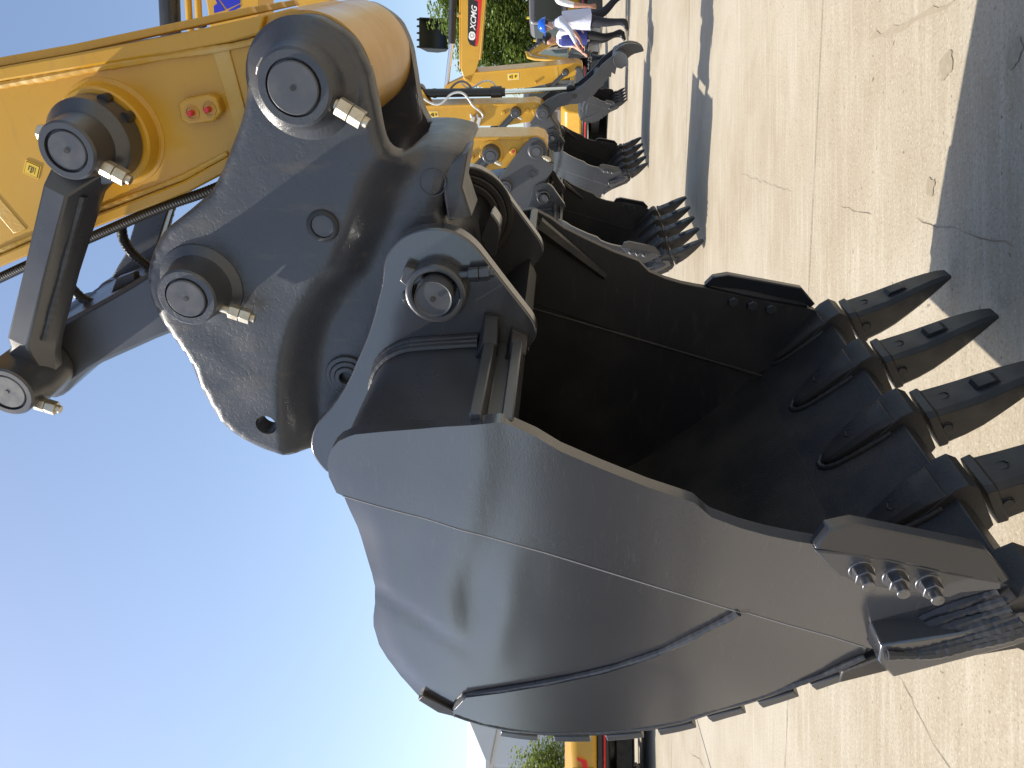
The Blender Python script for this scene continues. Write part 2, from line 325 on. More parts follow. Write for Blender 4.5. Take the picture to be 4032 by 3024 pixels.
def concrete_mat():
    m = bpy.data.materials.new('concrete')
    m.use_nodes = True
    n = m.node_tree.nodes
    l = m.node_tree.links
    b = n['Principled BSDF']
    g = n.new('ShaderNodeNewGeometry')
    pos = g.outputs['Position']
    def nz(scale, detail=5, rgh=0.6, vec=None, dist=0):
        t = n.new('ShaderNodeTexNoise')
        t.inputs['Scale'].default_value = scale
        t.inputs['Detail'].default_value = detail
        t.inputs['Roughness'].default_value = rgh
        t.inputs['Distortion'].default_value = dist
        l.new(vec or pos, t.inputs['Vector'])
        return t.outputs[0]
    def rng(src, a, c, lo=0.0, hi=1.0):
        r = n.new('ShaderNodeMapRange')
        r.inputs[1].default_value = a
        r.inputs[2].default_value = c
        r.inputs[3].default_value = lo
        r.inputs[4].default_value = hi
        l.new(src, r.inputs[0])
        return r.outputs[0]
    def mix(a, c, f, mode='MIX'):
        x = n.new('ShaderNodeMix')
        x.data_type = 'RGBA'
        x.blend_type = mode
        if isinstance(a, tuple):
            x.inputs[6].default_value = (*a, 1)
        else:
            l.new(a, x.inputs[6])
        if isinstance(c, tuple):
            x.inputs[7].default_value = (*c, 1)
        else:
            l.new(c, x.inputs[7])
        if isinstance(f, float):
            x.inputs[0].default_value = f
        else:
            l.new(f, x.inputs[0])
        return x.outputs[2]
    base = mix((0.325, 0.272, 0.192), (0.415, 0.368, 0.285), rng(nz(0.55, 6, 0.62), 0.38, 0.62))
    base = mix(base, (0.295, 0.235, 0.150), rng(nz(1.6, 6, 0.65, dist=0.6), 0.52, 0.74, 0, 0.6))
    mp = n.new('ShaderNodeMapping')
    mp.inputs['Rotation'].default_value = (0, 0, R(9))
    mp.inputs['Scale'].default_value = (0.6, 9, 1)
    l.new(pos, mp.inputs['Vector'])
    base = mix(base, (0.47, 0.425, 0.345), rng(nz(2.2, 6, 0.65, mp.outputs[0]), 0.5, 0.72, 0, 0.7))
    base = mix(base, (0.255, 0.212, 0.150), rng(nz(3.1, 5, 0.65, mp.outputs[0]), 0.56, 0.75, 0, 0.5))
    # exposed fine aggregate
    base = mix(base, (0.20, 0.165, 0.115), rng(nz(80, 3, 0.7), 0.52, 0.67, 0, 0.5))
    base = mix(base, (0.60, 0.545, 0.44), rng(nz(100, 3, 0.7), 0.55, 0.69, 0, 0.5))
    base = mix(base, (0.13, 0.105, 0.075), rng(nz(33, 2, 0.5), 0.70, 0.74, 0, 0.7))
    oi = n.new('ShaderNodeObjectInfo')
    base = mix(base, (0.92, 0.93, 0.95), rng(oi.outputs['Random'], 0, 1, 0.0, 0.35), 'MULTIPLY')
    l.new(base, b.inputs['Base Color'])
    b.inputs['Roughness'].default_value = 0.82
    b.inputs['Specular IOR Level'].default_value = 0.3
    bp = n.new('ShaderNodeBump')
    bp.inputs['Strength'].default_value = 0.5
    bp.inputs['Distance'].default_value = 0.004
    l.new(nz(85, 4, 0.7), bp.inputs['Height'])
    bp2 = n.new('ShaderNodeBump')
    bp2.inputs['Strength'].default_value = 0.3
    bp2.inputs['Distance'].default_value = 0.02
    l.new(nz(4, 4, 0.6, mp.outputs[0]), bp2.inputs['Height'])
    l.new(bp.outputs[0], bp2.inputs['Normal'])
    l.new(bp2.outputs[0], b.inputs['Normal'])
    MATS['concrete'] = m
concrete_mat()

# ------------------------------------------------------------------ mesh helpers (x = along arm plane, y = sideways, z = up)
def smooth01(t):
    t = max(0.0, min(1.0, t))
    return t * t * (3 - 2 * t)

def inside(p, poly):
    x, y = p
    c = False
    j = len(poly) - 1
    for i in range(len(poly)):
        xi, yi = poly[i]
        xj, yj = poly[j]
        if (yi > y) != (yj > y) and x < (xj - xi) * (y - yi) / (yj - yi) + xi:
            c = not c
        j = i
    return c

def seg_dist(p, a, b):
    ax, ay = a
    dx, dy = b[0] - ax, b[1] - ay
    L = dx * dx + dy * dy
    t = 0 if L == 0 else max(0, min(1, ((p[0] - ax) * dx + (p[1] - ay) * dy) / L))
    qx, qy = ax + t * dx - p[0], ay + t * dy - p[1]
    return math.hypot(qx, qy), dx * (p[1] - ay) - dy * (p[0] - ax)

def poly_dist(p, line, closed=False):
    best = (9e9, 0)
    n = len(line)
    for i in range(n if closed else n - 1):
        d = seg_dist(p, line[i], line[(i + 1) % n])
        if d[0] < best[0]:
            best = d
    return best

def resample(line, step, closed=False):
    pts = []
    n = len(line)
    for i in range(n if closed else n - 1):
        a, b = Vector(line[i]), Vector(line[(i + 1) % n])
        k = max(1, int(round((b - a).length / step)))
        for j in range(k):
            pts.append(tuple(a.lerp(b, j / k)))
    if not closed:
        pts.append(tuple(line[-1]))
    return pts

def smooth_line(line, it=1, closed=False):
    for _ in range(it):
        out = [] if closed else [line[0]]
        n = len(line)
        for i in range(n if closed else n - 1):
            a, b = Vector(line[i]), Vector(line[(i + 1) % n])
            out += [tuple(a.lerp(b, 0.25)), tuple(a.lerp(b, 0.75))]
        if not closed:
            out.append(line[-1])
        line = out
    return line

class MB:
    def __init__(s):
        s.v, s.f, s.m = [], [], []
        s.cur = 0
    def add(s, vs, fs):
        o = len(s.v)
        s.v += [tuple(v) for v in vs]
        s.f += [tuple(i + o for i in f) for f in fs]
        s.m += [s.cur] * len(fs)
        return s
    def prism(s, poly, l0, l1):
        n = len(poly)
        g = lambda l, p: l(p) if callable(l) else l
        vs = [(p[0], g(l0, p), p[1]) for p in poly] + [(p[0], g(l1, p), p[1]) for p in poly]
        fs = [tuple(range(n)), tuple(range(2 * n - 1, n - 1, -1))]
        fs += [(i, i + n, (i + 1) % n + n, (i + 1) % n) for i in range(n)]
        return s.add(vs, fs)
    def dense(s, poly, step, near, back, holes=()):
        b = resample(poly, step, True)
        loops = [b] + [list(h) for h in holes]
        vs, es = [], []
        for lp in loops:
            o = len(vs)
            vs += lp
            es += [(o + i, o + (i + 1) % len(lp)) for i in range(len(lp))]
        xs = [p[0] for p in b]
        zs = [p[1] for p in b]
        z = min(zs) + step * 0.5
        row = 0
        while z < max(zs):
            x = min(xs) + (row % 2) * step * 0.5
            while x < max(xs):
                p = (x, z)
                if inside(p, b) and poly_dist(p, b, True)[0] > step * 0.45 and all(not inside(p, h) and poly_dist(p, h, True)[0] > step * 0.4 for h in holes):
                    vs.append(p)
                x += step
            z += step * 0.87
            row += 1
        r = delaunay_2d_cdt([Vector(v) for v in vs], es, [], 0, 1e-6)
        pv = [(v.x, v.y) for v in r[0]]
        tri = []
        for f in r[2]:
            c = (sum(pv[i][0] for i in f) / len(f), sum(pv[i][1] for i in f) / len(f))
            if inside(c, b) and not any(inside(c, h) for h in holes):
                tri.append(tuple(f))
        n = len(pv)
        V = [(p[0], near(p), p[1]) for p in pv] + [(p[0], back(p), p[1]) for p in pv]
        F = tri + [tuple(i + n for i in reversed(f)) for f in tri]
        cnt = {}
        for f in tri:
            for i in range(len(f)):
                a, c = f[i], f[(i + 1) % len(f)]
                cnt[(a, c)] = 1
        for (a, c) in list(cnt):
            if (c, a) not in cnt:
                F.append((a, a + n, c + n, c))
        return s.add(V, F)
    def lathe(s, c, prof, seg=40):
        """profile [(sideways, radius)] turned round the lateral axis through c=(x,z)"""
        vs, fs = [], []
        k = len(prof)
        for (l, r) in prof:
            for j in range(seg):
                a = 2 * math.pi * j / seg
                vs.append((c[0] + r * math.cos(a), l, c[1] + r * math.sin(a)))
        for i in range(k - 1):
            for j in range(seg):
                a, b = i * seg + j, i * seg + (j + 1) % seg
                fs.append((a, b, b + seg, a + seg))
        if prof[0][1] > 0:
            fs.append(tuple(range(seg - 1, -1, -1)))
        fs.append(tuple((k - 1) * seg + j for j in range(seg)))
        return s.add(vs, fs)
    def ringlathe(s, c, prof, seg=40):
        """closed cross section turned round the lateral axis"""
        vs, fs = [], []
        k = len(prof)
        for (l, r) in prof:
            for j in range(seg):
                a = 2 * math.pi * j / seg
                vs.append((c[0] + r * math.cos(a), l, c[1] + r * math.sin(a)))
        for i in range(k):
            i2 = (i + 1) % k
            for j in range(seg):
                j2 = (j + 1) % seg
                fs.append((i * seg + j, i * seg + j2, i2 * seg + j2, i2 * seg + j))
        return s.add(vs, fs)
    def box(s, c, size, rot=None):
        hx, hy, hz = [q / 2 for q in size]
        vs = [Vector((x, y, z)) for x in (-hx, hx) for y in (-hy, hy) for z in (-hz, hz)]
        if rot is not None:
            vs = [rot @ v for v in vs]
        vs = [v + Vector(c) for v in vs]
        return s.add(vs, [(0, 1, 3, 2), (4, 6, 7, 5), (0, 4, 5, 1), (2, 3, 7, 6), (0, 2, 6, 4), (1, 5, 7, 3)])
    def cyl(s, p0, p1, r0, r1=None, seg=24):
        p0, p1 = Vector(p0), Vector(p1)
        r1 = r0 if r1 is None else r1
        q = (p1 - p0).to_track_quat('Z', 'Y')
        vs = []
        for p, r in ((p0, r0), (p1, r1)):
            for j in range(seg):
                a = 2 * math.pi * j / seg
                vs.append(p + q @ Vector((r * math.cos(a), r * math.sin(a), 0)))
        fs = [(j, (j + 1) % seg, (j + 1) % seg + seg, j + seg) for j in range(seg)]
        fs += [tuple(range(seg - 1, -1, -1)), tuple(range(seg, 2 * seg))]
        return s.add(vs, fs)
    def tube(s, path, r, seg=8, ripple=None, caps=True):
        path = [Vector(p) for p in path]
        n = len(path)
        vs, fs = [], []
        ref = None
        for i, p in enumerate(path):
            t = (path[min(i + 1, n - 1)] - path[max(i - 1, 0)]).normalized()
            if ref is None:
                ref = t.orthogonal().normalized()
            ref = (ref - t * ref.dot(t)).normalized()
            bn = t.cross(ref)
            rr = r * (1 if not ripple else ripple(i))
            for j in range(seg):
                a = 2 * math.pi * j / seg
                vs.append(p + (ref * math.cos(a) + bn * math.sin(a)) * rr)
        for i in range(n - 1):
            for j in range(seg):
                a, b = i * seg + j, i * seg + (j + 1) % seg
                fs.append((a, b, b + seg, a + seg))
        if caps:
            fs += [tuple(range(seg - 1, -1, -1)), tuple((n - 1) * seg + j for j in range(seg))]
        return s.add(vs, fs)
    def loft(s, rings):
        k = len(rings[0])
        vs = [v for r in rings for v in r]
        fs = []
        for i in range(len(rings) - 1):
            for j in range(k):
                a, b = i * k + j, i * k + (j + 1) % k
                fs.append((a, b, b + k, a + k))
        fs += [tuple(range(k - 1, -1, -1)), tuple((len(rings) - 1) * k + j for j in range(k))]
        return s.add(vs, fs)

def obj(name, mb, mats, parent=None, bevel=None, ang=38, loc=None, rotz=None):
    me = bpy.data.meshes.new(name)
    me.from_pydata(mb.v, [], mb.f)
    bm = bmesh.new()
    bm.from_mesh(me)
    bmesh.ops.recalc_face_normals(bm, faces=bm.faces)
    bm.to_mesh(me)
    bm.free()
    if isinstance(mats, str):
        mats = [mats]
    for q in mats:
        me.materials.append(MATS[q])
    if len(mats) > 1:
        me.polygons.foreach_set('material_index', mb.m)
    me.polygons.foreach_set('use_smooth', [True] * len(me.polygons))
    me.set_sharp_from_angle(angle=R(ang))
    o = bpy.data.objects.new(name, me)
    sc.collection.objects.link(o)
    if parent:
        o.parent = parent
    if loc is not None:
        o.location = loc
    if rotz is not None:
        o.rotation_euler.z = rotz
    if bevel:
        b = o.modifiers.new('bevel', 'BEVEL')
        b.width = bevel
        b.segments = 2
        b.limit_method = 'ANGLE'
        b.angle_limit = R(40)
        b.harden_normals = False
    return o

def empty(name, loc=(0, 0, 0), rotz=0.0):
    o = bpy.data.objects.new(name, None)
    sc.collection.objects.link(o)
    o.location = loc
    o.rotation_euler.z = rotz
    return o

def tag(o, label, cat, group=None):
    o['label'] = label
    o['category'] = cat
    if group:
        o['group'] = group
    return o

def copy_tree(o, parent):
    c = o.copy()
    sc.collection.objects.link(c)
    c.parent = parent
    for ch in list(o.children):
        copy_tree(ch, c)
    return c

def mirror(mb):
    q = MB()
    q.v = [(x, -y, z) for x, y, z in mb.v]
    q.f = [tuple(reversed(f)) for f in mb.f]
    q.m = list(mb.m)
    return q

def wavy(amp=0.22, seed=0):
    rnd = random.Random(seed)
    ph = [rnd.uniform(0, 6) for _ in range(3)]
    return lambda i: 1 + amp * 0.28 * math.sin(i * 1.9 + ph[0]) + amp * 0.45 * math.sin(i * 0.31 + ph[1]) + amp * 0.3 * math.sin(i * 0.083 + ph[2]) + rnd.uniform(-amp, amp) * 0.22

def bolt_set(mb, p, d, shaft=0.05, nuts=2, r=0.017):
    """hex nuts on a threaded end running from p along d"""
    p, d = Vector(p), Vector(d).normalized()
    q = p
    for k in range(nuts):
        mb.cyl(q, q + d * r * 1.35, r, seg=6)
        q = q + d * r * 1.42
    mb.cyl(p - d * shaft * 0.4, q + d * r * 0.5, r * 0.55, seg=12)

# ------------------------------------------------------------------ ground: cast concrete slabs
ground = MB()
S = 900.0
ground.add([(-S, -S, -0.02), (S, -S, -0.02), (S, S, -0.02), (-S, S, -0.02)], [(0, 1, 2, 3)])
ground_o = obj('ground', ground, 'concrete')
ground_o['kind'] = 'structure'
ua = R(99)
ud, vd = Vector((math.sin(ua), math.cos(ua), 0)), Vector((-math.cos(ua), math.sin(ua), 0))
slab_u, slab_v = 8.0, 4.14
gap, th = 0.016, 0.05
hu, hv = slab_u / 2 - gap / 2, slab_v / 2 - gap / 2
c_ = 0.005
sl = MB()
ring = lambda u, v, z: [(-u, -v, z), (u, -v, z), (u, v, z), (-u, v, z)]
sl.loft([ring(hu, hv, -th), ring(hu, hv, -c_), ring(hu - c_, hv - c_, 0)])
slab0 = obj('concrete_slab', sl, 'concrete', ground_o)
first = True
ang_u = math.atan2(ud.y, ud.x)
for iu in range(-4, 5):
    for iv in range(-4, 12):
        o = slab0 if first else slab0.copy()
        if not first:
            sc.collection.objects.link(o)
        first = False
        cu = -4.19 + slab_u * (iu + 0.5)
        cv = 3.864 + slab_v * (iv + 0.5)
        o.location = ud * cu + vd * cv
        o.location.z = random.uniform(-0.0015, 0.0015)
        o.rotation_euler.z = ang_u
u0, u1 = -4.19 - 4 * slab_u, -4.19 + 5 * slab_u
v0, v1 = 3.864 - 4 * slab_v, 3.864 + 12 * slab_v
jf = MB()
jf.add([tuple(ud * u + vd * v + Vector((0, 0, -0.010))) for u, v in ((u0, v0), (u1, v0), (u1, v1), (u0, v1))], [(0, 1, 2, 3)])
obj('joint_filler', jf, 'joint_dark', ground_o)
# far paving beyond the slabs
fp = MB()
o4 = [tuple(ud * u + vd * v) for u, v in ((u0, v0), (u1, v0), (u1, v1), (u0, v1))]
o4 = [(a, b, -0.004) for a, b, _ in o4]
far = [(-S, -S, -0.004), (S, -S, -0.004), (S, S, -0.004), (-S, S, -0.004)]
# ring joined corner to corner, ordered by bearing
cen = Vector((0, 10, 0))
o4s = sorted(o4, key=lambda p: math.atan2(p[1] - cen.y, p[0] - cen.x))
fars = sorted(far, key=lambda p: math.atan2(p[1] - cen.y, p[0] - cen.x))
fp.add(o4s + fars, [(i, (i + 1) % 4, (i + 1) % 4 + 4, i + 4) for i in range(4)])
obj('far_paving', fp, 'concrete', ground_o)

def crack(pts, wdt, name='crack', m='crack_dark'):
    rnd = random.Random(len(pts) * 7 + int(abs(pts[0][0]) * 100))
    line = []
    for i in range(len(pts) - 1):
        a, b = Vector((*pts[i], 0)), Vector((*pts[i + 1], 0))
        k = max(2, int((b - a).length / 0.05))
        for j in range(k):
            p = a.lerp(b, j / k)
            line.append((p.x + rnd.uniform(-.008, .008), p.y + rnd.uniform(-.008, .008)))
    line.append(tuple(pts[-1]))
    mb = MB()
    vs, fs = [], []
    for i, p in enumerate(line):
        a, b = Vector(line[max(0, i - 1)]), Vector(line[min(len(line) - 1, i + 1)])
        t = (b - a).normalized()
        ww = wdt * 0.55 * rnd.uniform(0.25, 1.2) * (1 if 0 < i < len(line) - 1 else 0.2)
        nn = Vector((-t.y, t.x)) * ww
        vs += [(p[0] + nn.x, p[1] + nn.y, 0.0035), (p[0] - nn.x, p[1] - nn.y, 0.0035)]
    for i in range(len(line) - 1):
        fs.append((2 * i, 2 * i + 1, 2 * i + 3, 2 * i + 2))
    mb.add(vs, fs)
    return obj(name, mb, m, ground_o)

def stain(x, y, r, seed, m='oil_stain'):
    mb = MB()
    rnd = random.Random(seed)
    k = 26
    vs = [(x, y, 0.0038)]
    for j in range(k):
        a = 2 * math.pi * j / k
        q = r * (1 + 0.35 * noise.noise(Vector((math.cos(a) * 1.3 + seed, math.sin(a) * 1.3, 0))) + rnd.uniform(-.12, .12))
        vs.append((x + q * math.cos(a), y + q * math.sin(a), 0.0038))
    mb.add(vs, [(0, 1 + j, 1 + (j + 1) % k) for j in range(k)])
    obj('oil_stain', mb, m, ground_o)

crack([(-1.062, 2.827), (-1.077, 2.764), (-1.097, 2.714), (-1.125, 2.675), (-1.20, 2.5), (-1.26, 2.2)], 0.003)
crack([(0.576, 2.682), (0.526, 2.586), (0.487, 2.423), (0.445, 2.344), (0.408, 2.202), (0.367, 2.107)], 0.0028)
crack([(1.46, 5.30), (1.203, 4.60), (1.016, 4.064)], 0.002)
crack([(0.787, 3.402), (0.729, 3.246), (0.668, 3.054)], 0.0025)
crack([(1.05, 7.2), (1.9, 7.05), (2.8, 7.35)], 0.004)
crack([(-3.6, 7.4), (-3.4, 6.9), (-3.35, 6.3), (-3.1, 5.9)], 0.006)
mat('tyre_mark', (0.30, 0.252, 0.178), 0.85, var=(30, (0.36, 0.31, 0.23), 0.5))
crack([(1.37, 3.07), (1.28, 2.77), (1.19, 2.42)], 0.022, 'tyre_mark', 'tyre_mark')
stain(1.011, 2.475, 0.045, 3)
stain(0.652, 2.574, 0.030, 5)
stain(0.887, 2.107, 0.035, 8)

# ------------------------------------------------------------------ the near excavator's bucket
def lf(p, off=0.0):
    return SIDE_PLANE[0] + SIDE_PLANE[1] * p[0] + SIDE_PLANE[2] * p[1] + off

def build_bucket(parent):
    front = OUT['side_front']
    lip2 = [(-0.061, 0.612), (-0.107, 0.400), (-0.135, 0.365), (-0.300, 0.510)]
    bottom = OUT['side_bottom']
    back = OUT['side_back']
    seam = OUT['seam']
    def dent(p):
        m, z = p
        k = smooth01((z - 1.22) / 0.22) * smooth01((m + 0.62) / 0.25)
        a = 0.0054 * noise.noise(Vector((m * 4.0 + z * 2.0 + 3.1, z * 10.5, 0.3)))
        a += 0.0014 * noise.noise(Vector((m * 7 + 1.1, z * 12, 5.3)))
        # crease that runs in from the heel
        a += 0.0045 * math.exp(-((m + 0.315 + (1.54 - z) * 1.1) / 0.022) ** 2) * smooth01((z - 1.40) / 0.1)
        return k * a + 0.0012 * noise.noise(Vector((m * 3, z * 3, 9)))
    def roll(p):
        # shell edge rolled away along the top of the back
        d = poly_dist(p, back)[0]
        return 0.010 * smooth01((0.050 - d) / 0.045) * smooth01((0.04 - p[0]) / 0.12) * smooth01((p[0] + 0.72) / 0.2)
    # wrapper: rolled shell between the side plates
    W = smooth_line([(-0.330, 0.545), (-0.378, 0.597)] + bottom[1:] + back + [(0.10, 1.640)], 1)
    W = resample(W, 0.03)
    n = len(W)
    rings = []
    for i, p in enumerate(W):
        a, b = Vector(W[max(0, i - 1)]), Vector(W[min(n - 1, i + 1)])
        t = (b - a).normalized()
        nn = Vector((-t.y, t.x))          # outward (left of travel, towards the back)
        if nn.dot(Vector(p) - Vector((-0.2, 1.15))) < 0:
            nn = -nn
        kb = smooth01((p[1] - 1.50) / 0.08) if p[0] > -0.72 else 0.0
        q0, q1 = Vector(p) + nn * (0.010 - 0.008 * kb), Vector(p) - nn * 0.014
        hw = -lf(p) - 0.002 - 0.020 * kb
        rings.append([(q0.x, -hw, q0.y), (q0.x, hw, q0.y), (q1.x, hw, q1.y), (q1.x, -hw, q1.y)])
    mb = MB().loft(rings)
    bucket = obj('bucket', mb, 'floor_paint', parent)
    # lip: cutting-edge plate
    lip = [(-0.125, 0.362), (-0.150, 0.325), (-0.222, 0.288), (-0.277, 0.312), (-0.383, 0.537), (-0.440, 0.625), (-0.400, 0.628), (-0.278, 0.500)]
    obj('lip', MB().prism(lip, lambda p: lf(p, -0.018), lambda p: -lf(p, -0.018)), 'charcoal_dusty', bucket, 0.004)
    # side plates
    lower = [p for p in seam[2:]] + [(-0.33, 0.575)] + bottom + back[:-1]
    fr = front + lip2 + [(-0.33, 0.575)] + list(reversed(seam[1:]))
    near_low = MB().dense(lower, 0.024, lambda p: lf(p, dent(p) + roll(p)), lambda p: lf(p, 0.030 + roll(p)))
    near_fr = MB().dense(fr, 0.024, lambda p: lf(p, dent(p) - 0.004), lambda p: lf(p, 0.026))
    obj('side_plate', near_low, 'charcoal_side', bucket, ang=50)
    obj('front_plate', near_fr, 'charcoal_side', bucket, ang=50)
    obj('side_plate', MB().prism(lower, lambda p: -lf(p), lambda p: -lf(p, 0.022)), 'shaded_paint', bucket)
    obj('front_plate', MB().prism(fr, lambda p: -lf(p, -0.004), lambda p: -lf(p, 0.026)), 'shaded_paint', bucket, 0.002)
    wc = OUT['wearcurve']
    wc = wc[:10] + [wc[11], (-0.236, 0.858)]
    wear = wc + [(-0.266, 0.756), (-0.298, 0.665), (-0.330, 0.590)] + bottom
    wp = lambda p: -0.0015 - 0.0125 * smooth01((poly_dist(p, seam)[0] - 0.02) / 0.25)
    wn = MB().dense(wear, 0.03, lambda p: lf(p, wp(p)), lambda p: lf(p, 0.004))
    obj('wear_plate', wn, 'charcoal_side', bucket, ang=50)
    obj('wear_plate', MB().prism(wear, lambda p: -lf(p, -0.014), lambda p: -lf(p, 0.004)), 'charcoal_side', bucket, 0.003)
    # weld beads
    def bead(line, off, r, seed, side=1):
        pts = resample(line, 0.006)
        return MB().tube([(p[0], side * lf(p, off), p[1]) for p in pts], r, 8, wavy(0.2, seed))
    obj('weld_bead', bead(smooth_line(wc, 1), -0.004, 0.0075, 1), 'weld_bead', bucket)
    bot_in = [(x * 0.985 + 0.0, z + 0.003) for x, z in bottom]
    obj('weld_bead', bead(bot_in, -0.010, 0.006, 2), 'weld_bead', bucket)
    obj('weld_bead', bead(OUT['inner_seam'], 0.050, 0.004, 3, -1), 'charcoal_dusty', bucket)
    sm = MB().tube([(p[0], lf(p, dent(p) - 0.0042), p[1]) for p in resample(seam[2:], 0.01)], 0.0013, 6)
    obj('seam_line', sm, 'seam_grey', bucket)
    hb = [(-0.641, 1.565), (-0.618, 1.548), (-0.676, 1.480), (-0.706, 1.478), (-0.692, 1.520)]
    obj('heel_block', MB().prism(hb, lambda p: lf(p, -0.012), lambda p: -lf(p, -0.012)), 'charcoal_dusty', bucket, 0.003)
    guard = [(-0.240, 0.604), (-0.285, 0.600), (-0.330, 0.563), (-0.226, 0.347), (-0.196, 0.300), (-0.150, 0.320), (-0.150, 0.375), (-0.205, 0.470)]
    U = [(-0.306, 0.590), (-0.250, 0.535), (-0.205, 0.500), (-0.165, 0.455), (-0.125, 0.402)]
    V = [(-0.262, 0.590), (-0.262, 0.530), (-0.245, 0.470), (-0.215, 0.410), (-0.185, 0.350)]
    for sd_ in (1, -1):
        obj('corner_guard', MB().prism(guard, sd_ * -0.658, sd_ * -0.590), 'charcoal_side', bucket, 0.004)
        for k in range(7):
            t = k / 6
            pl_ = []
            for u, v in zip(U, V):
                q = Vector(u).lerp(Vector(v), t)
                pl_.append((q.x, sd_ * ((lf(u) - 0.004) * (1 - t) + -0.662 * t - 0.010 * math.sin(math.pi * t)), q.y))
            pts = [Vector(p) for p in pl_]
            for _ in range(2):
                pts = [pts[0]] + [x for a_, b_ in zip(pts, pts[1:]) for x in (a_.lerp(b_, .25), a_.lerp(b_, .75))] + [pts[-1]]
            dn = []
            for a_, b_ in zip(pts, pts[1:]):
                kk = max(1, int((b_ - a_).length / 0.005))
                dn += [a_.lerp(b_, j / kk) for j in range(kk)]
            obj('weld_bead', MB().tube(dn, 0.0105, 8, wavy(0.30, 40 + k)), 'weld_bead', bucket)
    # wear bars across the heel
    acc, last = 0.0, 0.045
    cum = [0.0]
    for i in range(1, n):
        cum.append(cum[-1] + (Vector(W[i]) - Vector(W[i - 1])).length)
    def atlen(s):
        for i in range(1, n):
            if cum[i] >= s:
                t = (s - cum[i - 1]) / (cum[i] - cum[i - 1])
                return Vector(W[i - 1]).lerp(Vector(W[i]), t), (Vector(W[i]) - Vector(W[i - 1])).normalized()
        return Vector(W[-1]), Vector((1, 0))
    s_ = 0.10
    while s_ < 0.98:
        pts_o, pts_i = [], []
        for e in (0, 0.5, 1):
            p, t = atlen(s_ + 0.088 * e)
            nn = Vector((-t.y, t.x))
            if nn.dot(p - Vector((-0.2, 1.15))) < 0:
                nn = -nn
            pts_o.append(tuple(p + nn * 0.034))
            pts_i.append(tuple(p + nn * 0.009))
        poly = pts_o + list(reversed(pts_i))
        obj('wear_bar', MB().prism(poly, lambda p: lf(p, -0.013), lambda p: -lf(p, -0.013)), 'charcoal_paint', bucket, 0.003)
        s_ += 0.128
    # side cutters with bolts
    root = OUT['cutter_blade_root']
    tip = [(-0.018, 0.765), (-0.002, 0.700), (-0.045, 0.452), (-0.100, 0.405)]
    flg = [(-0.024, 0.757), (-0.090, 0.701), (-0.094, 0.692), (-0.107, 0.668), (-0.120, 0.604), (-0.133, 0.541), (-0.137, 0.495), (-0.122, 0.480), (-0.104, 0.414), (-0.084, 0.420), (-0.068, 0.510), (-0.038, 0.629), (-0.028, 0.697)]
    blade = [(-0.022, 0.757), (0.012, 0.735), (0.022, 0.690), (-0.030, 0.452), (-0.090, 0.398), (-0.104, 0.414), (-0.084, 0.430), (-0.068, 0.510), (-0.040, 0.629), (-0.032, 0.697)]
    for sd_ in (1, -1):
        mb = MB().prism(flg, lambda p: sd_ * lf(p, -0.022), lambda p: sd_ * lf(p, 0.002))
        def bl(p):
            d = poly_dist(p, root)[0]
            return -0.024 + 0.62 * d
        mb.prism(blade, lambda p: sd_ * lf(p, bl(p)), lambda p: sd_ * lf(p, bl(p) + 0.030))
        obj('side_cutter', mb, 'charcoal_paint', bucket, 0.004)
        for c in OUT['cutter_bolts']:
            q = MB()
            y0 = lf(c, -0.020)
            q.lathe(c, [(sd_ * y0, 0.0235), (sd_ * (y0 - 0.006), 0.0235)], 20)
            q.cyl((c[0], sd_ * (y0 - 0.005), c[1]), (c[0], sd_ * (y0 - 0.027), c[1]), 0.0195, seg=6)
            q.cyl((c[0], sd_ * (y0 - 0.02), c[1]), (c[0], sd_ * (y0 - 0.046), c[1]), 0.0118, seg=14)
            obj('bolt', q, 'bolt_steel' if sd_ == 1 else 'charcoal_paint', bucket, 0.0015)
            q = MB().cyl((c[0], sd_ * lf(c, 0.024), c[1]), (c[0], sd_ * lf(c, 0.040), c[1]), 0.0175, seg=6)
            obj('bolt_head', q, 'charcoal_paint', bucket, 0.002)
    # adapters and teeth
    ad = [(-0.098, 0.322), (-0.198, 0.266), (-0.235, 0.283), (-0.262, 0.325), (-0.225, 0.40), (-0.205, 0.440), (-0.150, 0.404), (-0.106, 0.372), (-0.088, 0.346)]
    am = MB()
    am.prism(ad, -0.058, 0.058)
    ld_ = Vector((-0.153, 0.138)).normalized()       # up the lip
    ln_ = Vector((-ld_.y, ld_.x)) * -1.0               # away from the lip, into the bucket
    if ln_.x < 0:
        ln_ = -ln_
    l0_ = Vector((-0.125, 0.362))
    rr = []
    for s1, hw, ht in ((0.012, 0.056, 0.030), (0.060, 0.053, 0.036), (0.105, 0.046, 0.032), (0.150, 0.038, 0.027), (0.190, 0.029, 0.022), (0.212, 0.019, 0.016), (0.222, 0.008, 0.010)):
        c = l0_ + ld_ * s1
        lo, hi = c - ln_ * 0.02, c + ln_ * ht
        mi = c + ln_ * (ht * 0.65)
        rr.append([(lo.x, -hw, lo.y), (lo.x, hw, lo.y), (mi.x, hw, mi.y), (hi.x, hw * 0.72, hi.y), (hi.x, -hw * 0.72, hi.y), (mi.x, -hw, mi.y)])
    am.loft(rr)
    wl_ = []
    for s1, hw in [(0.03, 0.062), (0.07, 0.060), (0.11, 0.054), (0.155, 0.046), (0.195, 0.037), (0.222, 0.024), (0.234, 0.008), (0.234, -0.008), (0.222, -0.024), (0.195, -0.037), (0.155, -0.046), (0.11, -0.054), (0.07, -0.060), (0.03, -0.062)]:
        c = l0_ + ld_ * s1 + ln_ * 0.002
        wl_.append(Vector((c.x, hw, c.y)))
    dn = []
    for a_, b_ in zip(wl_, wl_[1:]):
        kk = max(1, int((b_ - a_).length / 0.006))
        dn += [a_.lerp(b_, j / kk) for j in range(kk)]
